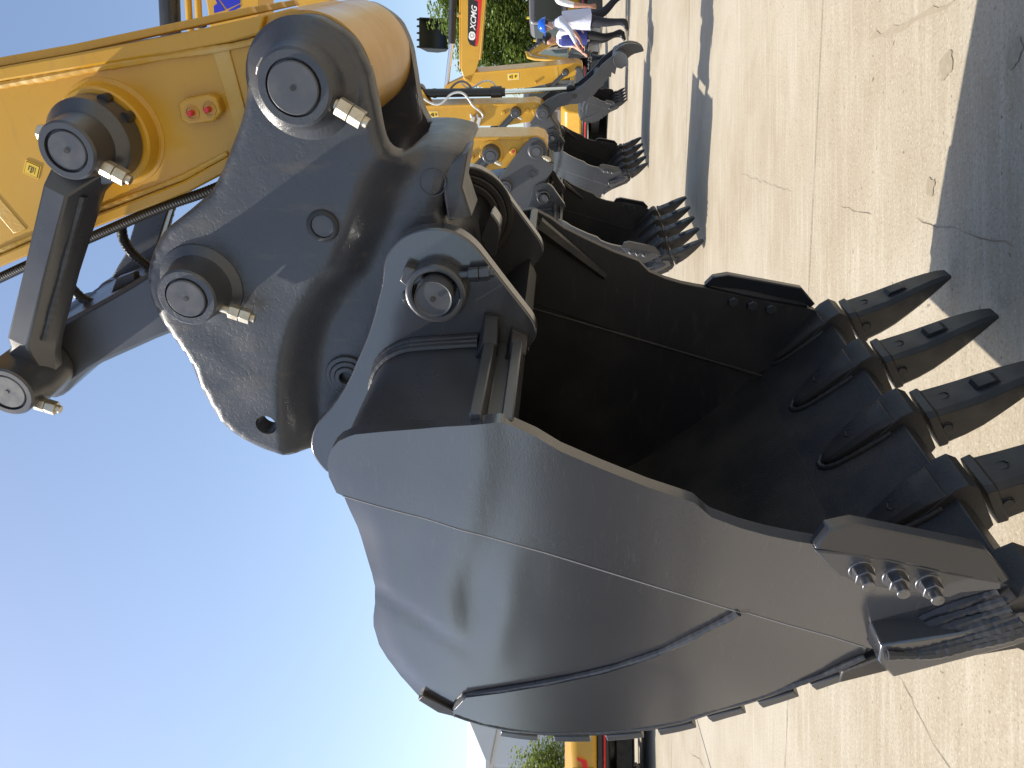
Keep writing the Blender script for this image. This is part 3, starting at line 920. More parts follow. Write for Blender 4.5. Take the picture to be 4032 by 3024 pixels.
    def emboss(mb, o_, eu, en, rad, cy=0.0):
        # raised hexagon outline with a bar, lying on the surface through o_ (eu along it, en its normal)
        for k in range(6):
            a0_, a1_ = R(60 * k), R(60 * k + 60)
            vs = []
            for a_, rr_ in ((a0_, rad), (a1_, rad), (a1_, rad * 0.78), (a0_, rad * 0.78)):
                q = o_ + eu * (rr_ * math.cos(a_))
                vs.append((q, cy + rr_ * math.sin(a_)))
            mb.loft([[(q.x - en.x * 0.002, y, q.y - en.y * 0.002) for q, y in vs], [(q.x + en.x * 0.0012, y, q.y + en.y * 0.0012) for q, y in vs]])
    emboss(am, l0_ + ld_ * 0.115 + ln_ * 0.031, ld_, ln_, 0.017)
    am.tube(dn, 0.0075, 7, wavy(0.2, 61))
    ax, nx = Vector((0.5, -0.866)), Vector((0.866, 0.5))
    b0 = Vector((-0.15, 0.285))
    secs = [(0.002, 0.060, -0.062, 0.064), (0.022, 0.060, -0.062, 0.066), (0.026, 0.052, -0.060, 0.060), (0.07, 0.046, -0.060, 0.058), (0.115, 0.040, -0.054, 0.057),
            (0.16, 0.038, -0.044, 0.053), (0.21, 0.036, -0.032, 0.047), (0.26, 0.031, -0.018, 0.040), (0.295, 0.024, -0.006, 0.033), (0.316, 0.015, 0.002, 0.026)]
    tm = MB()
    rings = []
    for (s1, tp, bt, hw) in secs:
        c = min(0.012, (tp - bt) * 0.3)
        cs = [(tp, -hw + c), (tp, hw - c), (tp - c, hw), (bt + c, hw * 0.92), (bt, hw * 0.92 - c), (bt, -hw * 0.92 + c), (bt + c, -hw * 0.92), (tp - c, -hw)]
        rr = []
        for (nn, y) in cs:
            q = b0 + ax * s1 + nx * nn
            rr.append((q.x, y, q.y))
        rings.append(rr)
    tm.loft(rings)
    # lifting hump on the back of the tooth, retaining pin both sides
    hp = [b0 + ax * s1 + nx * nn for s1, nn in ((0.122, 0.030), (0.140, 0.049), (0.180, 0.047), (0.20, 0.028))]
    tm.prism([tuple(q) for q in hp], -0.022, 0.022)
    for sd_ in (1, -1):
        tm.cur = 1
        c = (-0.137, 0.254)
        tm.ringlathe(c, [(sd_ * 0.056, 0.0165), (sd_ * 0.0605, 0.0165), (sd_ * 0.0605, 0.013), (sd_ * 0.056, 0.013)], 20)
        tm.cur = 0
        tm.lathe(c, [(sd_ * 0.050, 0.0125), (sd_ * 0.063, 0.0125)], 18)
    emboss(tm, b0 + ax * 0.062 + nx * 0.0475, ax, nx, 0.016)
    a0 = t0 = None
    for k in range(5):
        y = -0.59 + 0.295 * k
        if a0 is None:
            a0 = obj('adapter', am, 'charcoal_dusty', bucket, 0.010)
            t0 = obj('tooth', tm, ['charcoal_dusty', 'pin_edge'], bucket, 0.003, ang=30)
            a0.location.y = t0.location.y = y
        else:
            for s0 in (a0, t0):
                c = s0.copy()
                sc.collection.objects.link(c)
                c.location.y = y
                c.rotation_euler.x = R(random.uniform(-0.6, 0.6))
    # ears, torque beam and its two flanges
    ear = OUT['ear']
    ear = [p for p in ear if not (p[0] < -0.0605 and 1.8035 < p[1] and p[0] > -0.0695)]
    for a, b in ((-0.27, -0.23), (0.23, 0.27)):
        obj('ear', MB().prism(smooth_line(ear, 1, True), a, b), 'charcoal_side', bucket, 0.004)
    sec = [(0.08, 1.632), (0.112, 1.629), (0.138, 1.622), (0.165, 1.606), (0.186, 1.585), (0.199, 1.559), (0.207, 1.529), (0.216, 1.388), (0.216, 1.370), (0.250, 1.369), (0.249, 1.347), (0.214, 1.345), (0.212, 1.316), (0.240, 1.314), (0.239, 1.293), (0.205, 1.288), (0.09, 1.34), (-0.04, 1.55), (0.02, 1.63)]
    for sd_ in (1, -1):
        obj('torque_beam', MB().prism(sec, lambda p: sd_ * (lf(p) + 0.012), sd_ * -0.268), 'charcoal_paint', bucket, 0.003)
        # flange feet flaring out on the ear
        fm = MB()
        for poly in ([(0.216, 1.389), (0.285, 1.372), (0.280, 1.342), (0.216, 1.344)], [(0.205, 1.330), (0.252, 1.316), (0.236, 1.283), (0.20, 1.290)]):
            for t_, (ya, yb) in enumerate(((0.268, 0.290),)):
                fm.prism(poly, -sd_ * ya, -sd_ * yb)
            q = [Vector(p) for p in poly]
            r0 = [(p.x, -sd_ * 0.290, p.y) for p in q]
            r1 = [((p.x - 0.215) * 0.5 + 0.215, -sd_ * 0.345, p.y) for p in q]
            fm.loft([r0, r1])
        obj('flange_foot', fm, 'charcoal_dusty', bucket, 0.003)
        # stack of weld passes where the beam meets the ear
        ws = [(0.096, 1.632), (0.138, 1.624), (0.166, 1.608), (0.188, 1.586), (0.202, 1.559), (0.210, 1.529), (0.219, 1.389)]
        for k in range(3):
            q = MB().tube([(p[0] + 0.009 - 0.004 * k, -sd_ * (0.274 + 0.010 * k), p[1]) for p in resample(smooth_line(ws, 1), 0.006)], 0.0085, 8, wavy(0.12, 20 + k))
            obj('weld_bead', q, 'weld_bead', bucket)
    cp = [(0.216, 1.30), (0.20, 1.33), (-0.04, 1.60), (-0.09, 1.60), (-0.06, 1.52), (0.17, 1.285)]
    obj('top_plate', MB().prism(cp, -0.23, 0.23), 'shaded_paint', bucket)
    # gusset inside the far wall
    gs = OUT['gusset']
    gm = MB().cyl((gs[0][0] + 0.01, 0.54, gs[0][1] + 0.01), (gs[2][0] - 0.02, 0.56, gs[2][1] - 0.05), 0.026, 0.012, seg=6)
    obj('gusset', gm, 'charcoal_dusty', bucket)
    # pin collars on the ears
    pc = OUT['earpin'][0]
    for sd_ in (1, -1):
        y = lambda v: -sd_ * v
        q = MB().ringlathe(pc, [(y(0.268), 0.064), (y(0.301), 0.063), (y(0.305), 0.059), (y(0.305), 0.048), (y(0.268), 0.048)], 48)
        tab = [(pc[0] + 0.058 * math.cos(R(a)), pc[1] + 0.058 * math.sin(R(a))) for a in (25, 45, 60, 80)]
        tab = [(pc[0] + 0.03, pc[1] + 0.02), (pc[0] + 0.050, pc[1] + 0.035), (pc[0] + 0.058, pc[1] + 0.058), (pc[0] + 0.028, pc[1] + 0.072), (pc[0] + 0.010, pc[1] + 0.055)]
        q.prism(tab, y(0.268), y(0.298))
        obj('collar', q, 'charcoal_paint', bucket, 0.003)
    # large pad on the inner face of the far ear
    q = MB()
    for r_, l_ in ((0.126, 0.222), (0.108, 0.214), (0.090, 0.206)):
        q.ringlathe(pc, [(0.232, r_), (l_, r_), (l_, r_ - 0.018), (0.232, r_ - 0.018)], 48)
    obj('ear_pad', q, 'charcoal_dusty', bucket, 0.003)
    return bucket

def build_near_excavator():
    ex = empty('excavator', (0.037, 1.928, 0), -R(29.75))
    tag(ex, 'nearest excavator arm with the big charcoal bucket filling the foreground', 'excavator', 'excavators parked in a row')
    bucket = build_bucket(ex)
    pc = OUT['earpin'][0]
    pe = OUT['earpin'][1]
    q = MB()
    q.lathe(pe, [(-0.332, 0.034), (-0.336, 0.0375), (0.330, 0.0375), (0.336, 0.034)], 40)
    q.cur = 1
    q.lathe(pe, [(-0.335, 0.0055), (-0.3372, 0.0055)], 14)
    obj('bucket_pin', q, ['pin_face', 'pin_edge'], ex)
    q = MB()
    nu = OUT['earnut']
    d = (nu[1][0] - nu[0][0], 0, nu[1][1] - nu[0][1])
    bolt_set(q, (nu[0][0], -0.288, nu[0][1]), d, 0.08, 2, 0.0155)
    h = OUT['earhead'][0]
    obj('lock_nut', q, 'charcoal_paint', ex, 0.0015)
    obj('bolt_head', MB().cyl((h[0], -0.288, h[1]), (h[0] + 0.001, -0.288, h[1] - 0.018), 0.015, seg=6), 'charcoal_paint', ex, 0.0015)

    # ---- coupler casting
    outl = OUT['coupler']
    ridge = OUT['ridge']
    hc = OUT['hole'][0]
    hole = [(hc[0] + 0.025 * math.cos(a * math.pi / 10), hc[1] + 0.025 * math.sin(a * math.pi / 10)) for a in range(20)]
    outl_s = smooth_line(outl, 1, True)
    def near(p):
        d, c = poly_dist(p, ridge)
        s_ = d if c > 0 else -d
        k = smooth01((s_ + 0.045) / 0.085)
        e = poly_dist(p, outl_s, True)[0]
        v = -0.25 + 0.068 * k
        rr = 0.010 + 0.028 * k
        if e < rr:
            v += rr * 0.9 * (1 - math.sqrt(max(0, 1 - (1 - e / rr) ** 2)))
        v += 0.0016 * noise.noise(Vector((p[0] * 14, p[1] * 14, 1.0)))
        # shallow dished pocket below the ridge
        return v
    def backp(p):
        d, c = poly_dist(p, ridge)
        return 0.0 if (c > 0 and d > 0.012) else near(p) + 0.052
    shell = MB().dense(outl_s, 0.0125, near, backp, [hole])
    cp = obj('coupler', shell, 'charcoal_cast', ex, ang=60)
    far_s = MB().dense(outl_s, 0.021, lambda p: -near(p), lambda p: -backp(p) + (0.0 if backp(p) < 0 else 0.001), [hole])
    obj('far_half', far_s, 'charcoal_cast', cp, ang=60)
    # hook between the bucket ears
    obj('hook', MB().prism(smooth_line(OUT['hook'], 1, True), 0.03, 0.10), 'charcoal_side', cp, 0.006)
    lug = [(0.590, 1.398), (0.52, 1.415), (0.455, 1.398), (0.45, 1.45), (0.56, 1.46)]
    obj('lug', MB().prism(lug, -0.176, -0.05), 'charcoal_cast', cp, 0.006)
    # bosses
    sp_, lp = OUT['stickpin'][1], OUT['linkpin'][1]
    for sd_ in (1, -1):
        y = lambda v: -sd_ * v
        q = MB().lathe(sp_, [(y(0.240), 0.112), (y(0.252), 0.100), (y(0.260), 0.084), (y(0.272), 0.076), (y(0.300), 0.070), (y(0.308), 0.068), (y(0.312), 0.063), (y(0.312), 0.050), (y(0.302), 0.0495)], 56)
        obj('boss', q, 'charcoal_cast', cp, ang=30)
        q = MB().lathe(lp, [(y(0.240), 0.094), (y(0.254), 0.088), (y(0.258), 0.080), (y(0.264), 0.070), (y(0.280), 0.064), (y(0.322), 0.061), (y(0.326), 0.057), (y(0.326), 0.044), (y(0.316), 0.0435)], 56)
        obj('boss', q, 'charcoal_cast', cp, ang=30)
    pg = OUT['plug'][0]
    q = MB().ringlathe(pg, [(-0.245, 0.033), (-0.2535, 0.033), (-0.2555, 0.030), (-0.2555, 0.024), (-0.245, 0.023)], 32)
    obj('plug', q, 'shaded_paint', cp)  # ring in the shade-darkened paint so the plug reads as a hollow
    obj('plug', MB().lathe(pg, [(-0.245, 0.0225), (-0.2525, 0.0225)], 28), 'pin_face', cp)
    mk = OUT['snoutmark'][0]
    obj('casting_mark', MB().ringlathe(mk, [(-0.176, 0.028), (-0.1845, 0.028), (-0.1845, 0.026), (-0.176, 0.026)], 36), 'charcoal_cast', cp)
    # pocket below the ridge: rear hook pin end
    for k, r_ in enumerate((0.052, 0.040, 0.028)):
        obj('pocket_ring', MB().ringlathe((0.085, 1.715), [(-0.178, r_), (-0.190 - 0.004 * k, r_), (-0.190 - 0.004 * k, r_ - 0.012), (-0.178, r_ - 0.012)], 36), 'charcoal_cast', cp, 0.002)
    # pins
    for c, ro, yl in ((OUT['stickpin'][1], 0.0455, 0.316), (OUT['linkpin'][1], 0.0398, 0.330)):
        q = MB().lathe(c, [(-yl + 0.006, ro), (-yl + 0.001, ro), (-yl, ro - 0.002), (yl - 0.006, ro), (yl, ro)][0:3] + [(-yl, 0.001)], 48)
        q = MB().lathe(c, [(yl - 0.004, ro), (-yl + 0.002, ro), (-yl, ro - 0.002), (-yl, 0.0005)], 48)
        q.cur = 1
        q.lathe(c, [(-yl + 0.001, 0.005), (-yl - 0.0008, 0.005)], 14)
        obj('pin', q, ['pin_face', 'pin_edge'], ex)
    for key, yy, r_ in (('stickpin', -0.285, 0.0185), ('linkpin', -0.285, 0.0165)):
        a, b = OUT[key + '_nuts']
        q = MB()
        bolt_set(q, (a[0], yy, a[1]), (b[0] - a[0], 0, b[1] - a[1]), 0.06, 2, r_)
        obj('lock_nut', q, 'zinc', ex, 0.0012)
        h = Vector(OUT[key + '_head'][0])
        c = Vector(OUT[key][1])
        dd = (h - c).normalized()
        p0 = Vector((h.x, yy, h.y))
        q = MB().cyl(p0 - Vector((dd.x, 0, dd.y)) * 0.02, p0 + Vector((dd.x, 0, dd.y)) * 0.004, r_, seg=6)
        obj('bolt_head', q, 'zinc', ex, 0.0015)

    # ---- stick (dipper arm)
    st = [(-0.03, 3.6), (0.356, 2.484), (0.439, 2.247), (0.519, 1.995), (0.600, 1.805), (0.64, 1.66), (0.69, 1.585), (0.738, 1.568), (0.80, 1.585), (0.845, 1.64), (0.856, 1.72), (0.841, 1.80), (0.816, 1.974), (0.794, 2.144), (0.773, 2.318), (0.62, 3.6)]
    arm = obj('dipper_arm', MB().prism(st, -0.152, 0.152), 'machine_yellow', ex, 0.003)
    topl = [(0.62, 3.6), (0.773, 2.318), (0.794, 2.144), (0.816, 1.974), (0.836, 1.840), (0.848, 1.765)]
    obj('top_flange', MB().prism(topl + [(0.815, 1.78), (0.803, 1.845), (0.786, 1.982), (0.764, 2.177), (0.747, 2.328), (0.59, 3.6)], -0.166, 0.166), 'machine_yellow', arm, 0.004)
    botl = [(-0.03, 3.6), (0.356, 2.484), (0.439, 2.247), (0.519, 1.995), (0.565, 1.89)]
    obj('bottom_flange', MB().prism(botl + [(0.590, 1.895), (0.541, 2.005), (0.461, 2.255), (0.379, 2.490), (0.0, 3.6)], -0.166, 0.166), 'machine_yellow', arm, 0.004)
    q = MB().lathe(OUT['stickpin'][1], [(-0.196, 0.110), (-0.194, 0.117), (0.194, 0.117), (0.196, 0.110)], 56)
    obj('barrel', q, 'yellow_worn', arm)
    wl = [(0.555, 3.6)] + [(0.744, 2.328)] + OUT['stick_weld'][1:]
    q = MB().tube([(p[0] - 0.004, -0.154, p[1]) for p in resample(wl, 0.008)], 0.0085, 8, wavy(0.25, 5))
    obj('weld_bead', q, 'yellow_weld', arm)
    wb = [(0.0, 3.6), (0.384, 2.490), (0.466, 2.255), (0.546, 2.005), (0.592, 1.90)]
    q = MB().tube([(p[0] + 0.002, -0.154, p[1]) for p in resample(wb, 0.008)], 0.006, 8, wavy(0.25, 6))
    obj('weld_bead', q, 'yellow_weld', arm)
    q = MB().prism([(0.793, 1.886), (0.797, 1.852), (0.60, 1.838), (0.585, 1.868)], -0.156, 0.156)
    obj('weld_strip', q, 'yellow_weld', arm, 0.002)
    obj('weld_strip', MB().prism([(0.60, 2.475), (0.585, 2.505), (0.43, 2.43), (0.44, 2.395)], -0.1535, 0.1535), 'yellow_weld', arm, 0.002)
    rp = (0.641, 2.133)
    q = MB().lathe(rp, [(-0.150, 0.108), (-0.1535, 0.106), (-0.1550, 0.100), (-0.158, 0.097), (-0.191, 0.095), (-0.195, 0.091)], 56)
    obj('pad', q, 'machine_yellow', arm, ang=30)
    for l_ in (-0.13, -0.045, 0.045, 0.13):
        q = MB()
        r0 = [(0.849, l_ - 0.012, 1.795), (0.849, l_ + 0.012, 1.795), (0.861, l_ + 0.010, 1.800), (0.861, l_ - 0.010, 1.800)]
        r1 = [(0.790, l_ - 0.012, 2.18), (0.790, l_ + 0.012, 2.18), (0.806, l_ + 0.010, 2.18), (0.806, l_ - 0.010, 2.18)]
        r2 = [(0.62, l_ - 0.012, 3.6), (0.62, l_ + 0.012, 3.6), (0.636, l_ + 0.010, 3.6), (0.636, l_ - 0.010, 3.6)]
        q.loft([r0, r1, r2])
        obj('rub_bar', q, 'machine_yellow', arm, 0.002)
    tb = [(0.697, 1.970), (0.705, 1.955), (0.712, 1.905), (0.705, 1.888), (0.678, 1.884), (0.661, 1.905), (0.657, 1.955), (0.664, 1.972)]
    obj('fitting_plate', MB().prism(tb, -0.176, -0.150), 'machine_yellow', arm, 0.004)
    for f in OUT['fit']:
        q = MB().ringlathe(f, [(-0.174, 0.0145), (-0.1785, 0.0145), (-0.1785, 0.0115), (-0.174, 0.0115)], 20)
        obj('fitting_socket', q, 'yellow_worn', arm)
        obj('fitting_recess', MB().lathe(f, [(-0.17, 0.011), (-0.1768, 0.011)], 18), 'yellow_worn', arm)
        q = MB().lathe(f, [(-0.176, 0.0056), (-0.189, 0.0056), (-0.191, 0.004)], 16)
        obj('grease_cap', q, 'red_plastic', arm)
    lb = OUT['label']
    la = [Vector(p) for p in lb]
    cen_ = sum(la, Vector((0, 0))) / 4
    q = MB().prism([tuple(p) for p in la], -0.1535, -0.151)
    for k, (sc_, mi) in enumerate(((0.86, 1), (0.80, 0))):
        q.cur = mi
        q.prism([tuple(cen_ + (p - cen_) * sc_) for p in la], -0.1540 - 0.0004 * k, -0.1515)
    e1, e2 = (la[1] - la[0]), (la[3] - la[0])
    q.cur = 1
    def mk_(u0_, v0_, u1_, v1_):
        q.prism([tuple(la[0] + e1 * u + e2 * v) for u, v in ((u0_, v0_), (u1_, v0_), (u1_, v1_), (u0_, v1_))], -0.1548, -0.1515)
    for a in ((0.28, 0.30, 0.33, 0.62), (0.28, 0.30, 0.62, 0.35), (0.57, 0.30, 0.62, 0.62), (0.42, 0.42, 0.52, 0.52), (0.46, 0.50, 0.50, 0.78), (0.40, 0.66, 0.58, 0.70), (0.70, 0.26, 0.73, 0.74)):
        mk_(*a)
    obj('sticker', q, ['sticker_yellow', 'print_black'], arm)
    # boom stub carrying the stick, above the frame
    bm_ = [(0.05, 3.45), (0.55, 3.30), (1.3, 3.75), (3.2, 4.1), (5.2, 3.0), (5.2, 3.5), (3.1, 4.75), (1.2, 4.5), (0.2, 4.05), (-0.05, 3.7)]
    obj('boom', MB().prism(bm_, -0.21, 0.21), 'machine_yellow', ex, 0.01)

    # ---- rocker links (near and far)
    top, bot = Vector((0.641, 2.133)), Vector((0.118, 2.456))
    d2 = (bot - top).normalized()
    p2 = Vector((-d2.y, d2.x)) * -1
    if p2.y < 0:
        p2 = -p2
    for sd_ in (1, -1):
        y = lambda v: -sd_ * v
        q = MB()
        Lr = (bot - top).length
        rings = []
        for s1, wa, wb_, wc_, wd, yf in ((0.045, 0.040, -0.044, 0.046, -0.060, 0.262), (0.10, 0.034, -0.012, 0.042, -0.040, 0.302), (0.5 * Lr, 0.033, -0.010, 0.038, -0.034, 0.302), (Lr - 0.13, 0.033, -0.010, 0.038, -0.036, 0.302), (Lr - 0.09, 0.034, -0.012, 0.046, -0.040, 0.278), (Lr - 0.03, 0.044, -0.044, 0.056, -0.056, 0.255)):
            c = top + d2 * s1
            rr = []
            for nn, yy in ((wa, yf), (wb_, yf), (wd, 0.235), (wd, 0.205), (wc_, 0.205), (wc_, 0.235)):
                v = c + p2 * nn
                rr.append((v.x, y(yy), v.y))
            rings.append(rr)
        q.loft(rings)
        rk = obj('rocker_link', q, 'charcoal_paint', ex, 0.004, ang=25)
        wpts = []
        for k in range(60):
            v = top + d2 * (0.10 + (Lr - 0.24) * k / 59) - p2 * 0.0235
            wpts.append((v.x, y(0.266), v.y))
        obj('weld_bead', MB().tube(wpts, 0.0085, 8, wavy(0.3, 31)), 'weld_bead', rk)
        q = MB().lathe(tuple(top), [(y(0.196), 0.080), (y(0.200), 0.084), (y(0.245), 0.083), (y(0.250), 0.079), (y(0.262), 0.062), (y(0.315), 0.055), (y(0.320), 0.051), (y(0.320), 0.0405), (y(0.311), 0.040)], 56)
        obj('eye', q, 'charcoal_paint', rk, ang=28)
        q = MB().lathe(tuple(bot), [(y(0.175), 0.066), (y(0.180), 0.070), (y(0.262), 0.069), (y(0.275), 0.062), (y(0.315), 0.060), (y(0.320), 0.056), (y(0.320), 0.0455), (y(0.311), 0.045)], 56)
        obj('eye', q, 'charcoal_paint', rk, ang=28)
        # lugs on the rim of the upper eye
        for a in (-28, -62):
            c = (top.x + 0.083 * math.cos(R(a)), top.y + 0.083 * math.sin(R(a)))
            obj('rim_lug', MB().lathe(c, [(y(0.20), 0.011), (y(0.222), 0.011)], 14), 'cylinder_black', rk)
    for c, ro in ((top, 0.0365), (bot, 0.0415)):
        q = MB().lathe(tuple(c), [(0.32, ro), (-0.3165, ro), (-0.3185, ro - 0.002), (-0.3185, 0.0005)], 44)
        q.cur = 1
        q.lathe(tuple(c), [(-0.3165, 0.0052), (-0.3195, 0.0052)], 14)
        obj('pin', q, ['pin_face', 'pin_edge'], ex)
    a, b = OUT['rock_nuts']
    q = MB()
    bolt_set(q, (a[0], -0.285, a[1]), (b[0] - a[0], 0, b[1] - a[1]), 0.09, 2, 0.017)
    obj('lock_nut', q, 'zinc', ex, 0.0012)
    h = OUT['rock_head'][0]
    obj('bolt_head', MB().cyl((h[0] - 0.005, -0.275, h[1] - 0.016), (h[0] + 0.002, -0.275, h[1] + 0.003), 0.016, seg=6), 'zinc', ex, 0.0015)
    a, b = OUT['rock_bot_nuts']
    q = MB()
    bolt_set(q, (a[0], -0.285, a[1]), (b[0] - a[0], 0, b[1] - a[1]), 0.09, 2, 0.017)
    obj('lock_nut', q, 'zinc', ex, 0.0012)

    # ---- connecting link between the rocker pin and the coupler
    cl = [(0.085, 2.530), (0.03, 2.515), (0.007, 2.483), (0.02, 2.445), (0.058, 2.404), (0.101, 2.341), (0.134, 2.261), (0.185, 2.140), (0.25, 1.95), (0.30, 1.91), (0.40, 1.93), (0.41, 2.02), (0.330, 2.151), (0.262, 2.289), (0.214, 2.396), (0.17, 2.50)]
    lk = obj('connecting_link', MB().prism(smooth_line(cl, 1, True), -0.168, 0.168), 'charcoal_paint', ex, 0.010)
    q = MB().lathe(tuple(bot), [(-0.19, 0.062), (-0.186, 0.067), (0.186, 0.067), (0.19, 0.062)], 40)
    obj('link_eye', q, 'charcoal_dusty', lk)
    obj('gusset', MB().prism([(0.262, 2.289), (0.300, 2.262), (0.315, 2.215), (0.296, 2.215)], -0.10, -0.075), 'charcoal_paint', lk, 0.003)
    # bucket cylinder rod end on the rocker pin
    q = MB().lathe(tuple(bot), [(-0.085, 0.075), (0.085, 0.075)], 40)
    q.cyl((bot.x, 0, bot.y), (bot.x - 0.12, 0, bot.y + 0.22), 0.055)
    obj('rod_end', q, 'cylinder_black', ex, 0.004)
    obj('bucket_rod', MB().cyl((bot.x - 0.11, 0, bot.y + 0.20), (bot.x - 0.45, 0, bot.y + 1.0), 0.042), 'chrome', ex)

    # ---- spiral-guarded hoses
    def spiral(path, r, name):
        pts = [Vector(p) for p in path]
        for _ in range(3):
            out = [pts[0]]
            for a_, b_ in zip(pts, pts[1:]):
                out += [a_.lerp(b_, .25), a_.lerp(b_, .75)]
            out.append(pts[-1])
            pts = out
        dense_ = []
        for a_, b_ in zip(pts, pts[1:]):
            k = max(1, int((b_ - a_).length / 0.0022))
            dense_ += [a_.lerp(b_, j / k) for j in range(k)]
        q = MB().tube(dense_, r, 10, lambda i: 1.0 + 0.05 * math.sin(i * 2 * math.pi / 3.0))
        obj(name, q, 'rubber', ex)
    h1 = OUT['hose']
    spiral([(0.10, -0.05, 3.05), (0.30, -0.05, 2.56), (h1[0][0], -0.05, h1[0][1])] + [(p[0], -0.05, p[1]) for p in h1[1:]], 0.0115, 'hose')
    h2 = OUT['hose2']
    spiral([(p[0], 0.02, p[1]) for p in h2], 0.012, 'hose')
    h3 = OUT['hose3']
    spiral([(p[0], -0.03, p[1]) for p in h3] + [(0.20, -0.03, 2.34)], 0.012, 'hose')
    return ex, bucket

near_ex, near_bucket = build_near_excavator()

# ------------------------------------------------------------------ shared bits for the other machines
def eye(c, sd_, y0, y1, ro, ri, m, parent, name='boss'):
    y = lambda v: sd_ * v
    q = MB().lathe(c, [(y(y0), ro * 1.22), (y(y0 + (y1 - y0) * 0.25), ro * 1.05), (y(y1 - 0.004), ro), (y(y1), ro - 0.005), (y(y1), ri), (y(y1 - 0.008), ri)], 36)
    o = obj(name, q, m, parent, ang=30)
    q = MB().lathe(c, [(y(y1 - 0.01), ri - 0.003), (y(y1 + 0.003), ri - 0.004), (y(y1 + 0.003), 0.0005)], 30)
    obj('pin', q, 'pin_face', parent, ang=30)
    return o

def nut(p, d, parent, r=0.02):
    q = MB()
    bolt_set(q, p, d, 0.05, 2, r)
    return obj('lock_nut', q, 'zinc', parent, 0.0015)

def rocker(top, bot, yi, yo, wdt, parent, far=True):
    top, bot = Vector(top), Vector(bot)
    d2 = (bot - top).normalized()
    p2 = Vector((-d2.y, d2.x))
    for sd_ in ((-1, 1) if far else (-1,)):
        q = MB()
        q.prism([tuple(top + p2 * wdt), tuple(bot + p2 * wdt), tuple(bot - p2 * wdt), tuple(top - p2 * wdt)], sd_ * yi, sd_ * (yi * 0.4 + yo * 0.6))
        q.prism([tuple(top + p2 * wdt * 0.5), tuple(bot + p2 * wdt * 0.5), tuple(bot - p2 * wdt * 0.5), tuple(top - p2 * wdt * 0.5)], sd_ * (yi * 0.5 + yo * 0.5), sd_ * yo)
        rk = obj('rocker_link', q, 'charcoal_paint', parent, 0.006)
        eye(tuple(top), sd_, yi, yo + 0.02, wdt * 1.55, wdt * 0.98, 'charcoal_paint', rk, 'eye')
        eye(tuple(bot), sd_, yi, yo + 0.02, wdt * 1.45, wdt * 0.95, 'charcoal_paint', rk, 'eye')
    return rk

def sticker(parent, poly, y, split=True):
    la = [Vector(p) for p in poly]
    cen_ = sum(la, Vector((0, 0))) / 4
    q = MB().prism(poly, y, y + 0.004)
    q.cur = 1
    q.prism([tuple(cen_ + (p - cen_) * 0.88) for p in la], y - 0.001, y + 0.003)
    e1, e2 = la[1] - la[0], la[3] - la[0]
    q.cur = 2
    P = lambda u, v: tuple(la[0] + e1 * u + e2 * v)
    # warning triangle as three bars, then a little pictogram
    for a, b in (((0.12, 0.5), (0.42, 0.25)), ((0.42, 0.25), (0.42, 0.78)), ((0.42, 0.78), (0.12, 0.5))):
        pa, pb = Vector(P(*a)), Vector(P(*b))
        t = (pb - pa).normalized()
        n_ = Vector((-t.y, t.x)) * 0.006
        q.prism([tuple(pa + n_), tuple(pb + n_), tuple(pb - n_), tuple(pa - n_)], y - 0.002, y + 0.002)
    for (u0_, v0_, u1_, v1_) in ((0.24, 0.46, 0.36, 0.54), (0.60, 0.42, 0.80, 0.52), (0.66, 0.28, 0.76, 0.70), (0.80, 0.34, 0.86, 0.46)):
        q.prism([P(u0_, v0_), P(u1_, v0_), P(u1_, v1_), P(u0_, v1_)], y - 0.002, y + 0.002)
    return obj('warning_sticker', q, ['sticker_cream', 'sticker_yellow', 'print_black'], parent)

def smooth_path(pts, it=3):
    pts = [Vector(p) for p in pts]
    for _ in range(it):
        out = [pts[0]]
        for a_, b_ in zip(pts, pts[1:]):
            out += [a_.lerp(b_, .25), a_.lerp(b_, .75)]
        out.append(pts[-1])
        pts = out
    return pts

def lettering(txt, parent, p0, p1, height, y, m, shear=0.25, name='lettering'):
    """raised letters whose baseline runs from p0 to p1 on the arm's near face"""
    cu = bpy.data.curves.new(name, 'FONT')
    cu.body = txt
    cu.size = 1.0
    cu.shear = shear
    cu.offset = 0.018
    cu.extrude = 0.004
    to = bpy.data.objects.new(name, cu)
    sc.collection.objects.link(to)
    bpy.context.view_layer.update()
    me = bpy.data.meshes.new_from_object(to.evaluated_get(bpy.context.evaluated_depsgraph_get()))
    bpy.data.objects.remove(to)
    xs = [v.co.x for v in me.vertices]
    ys = [v.co.y for v in me.vertices]
    wx, hy = max(xs) - min(xs), max(ys) - min(ys)
    p0, p1 = Vector(p0), Vector(p1)
    ex_ = (p1 - p0)
    ez = Vector((-ex_.y, ex_.x)).normalized() * height
    for v in me.vertices:
        u, t, e = (v.co.x - min(xs)) / wx, (v.co.y - min(ys)) / hy, v.co.z
        q = p0 + ex_ * u + ez * t
        v.co = (q.x, y - e * 0.5, q.y)
    me.materials.clear()
    me.materials.append(MATS[m])
    o = bpy.data.objects.new(name, me)
    sc.collection.objects.link(o)
    o.parent = parent
    return o

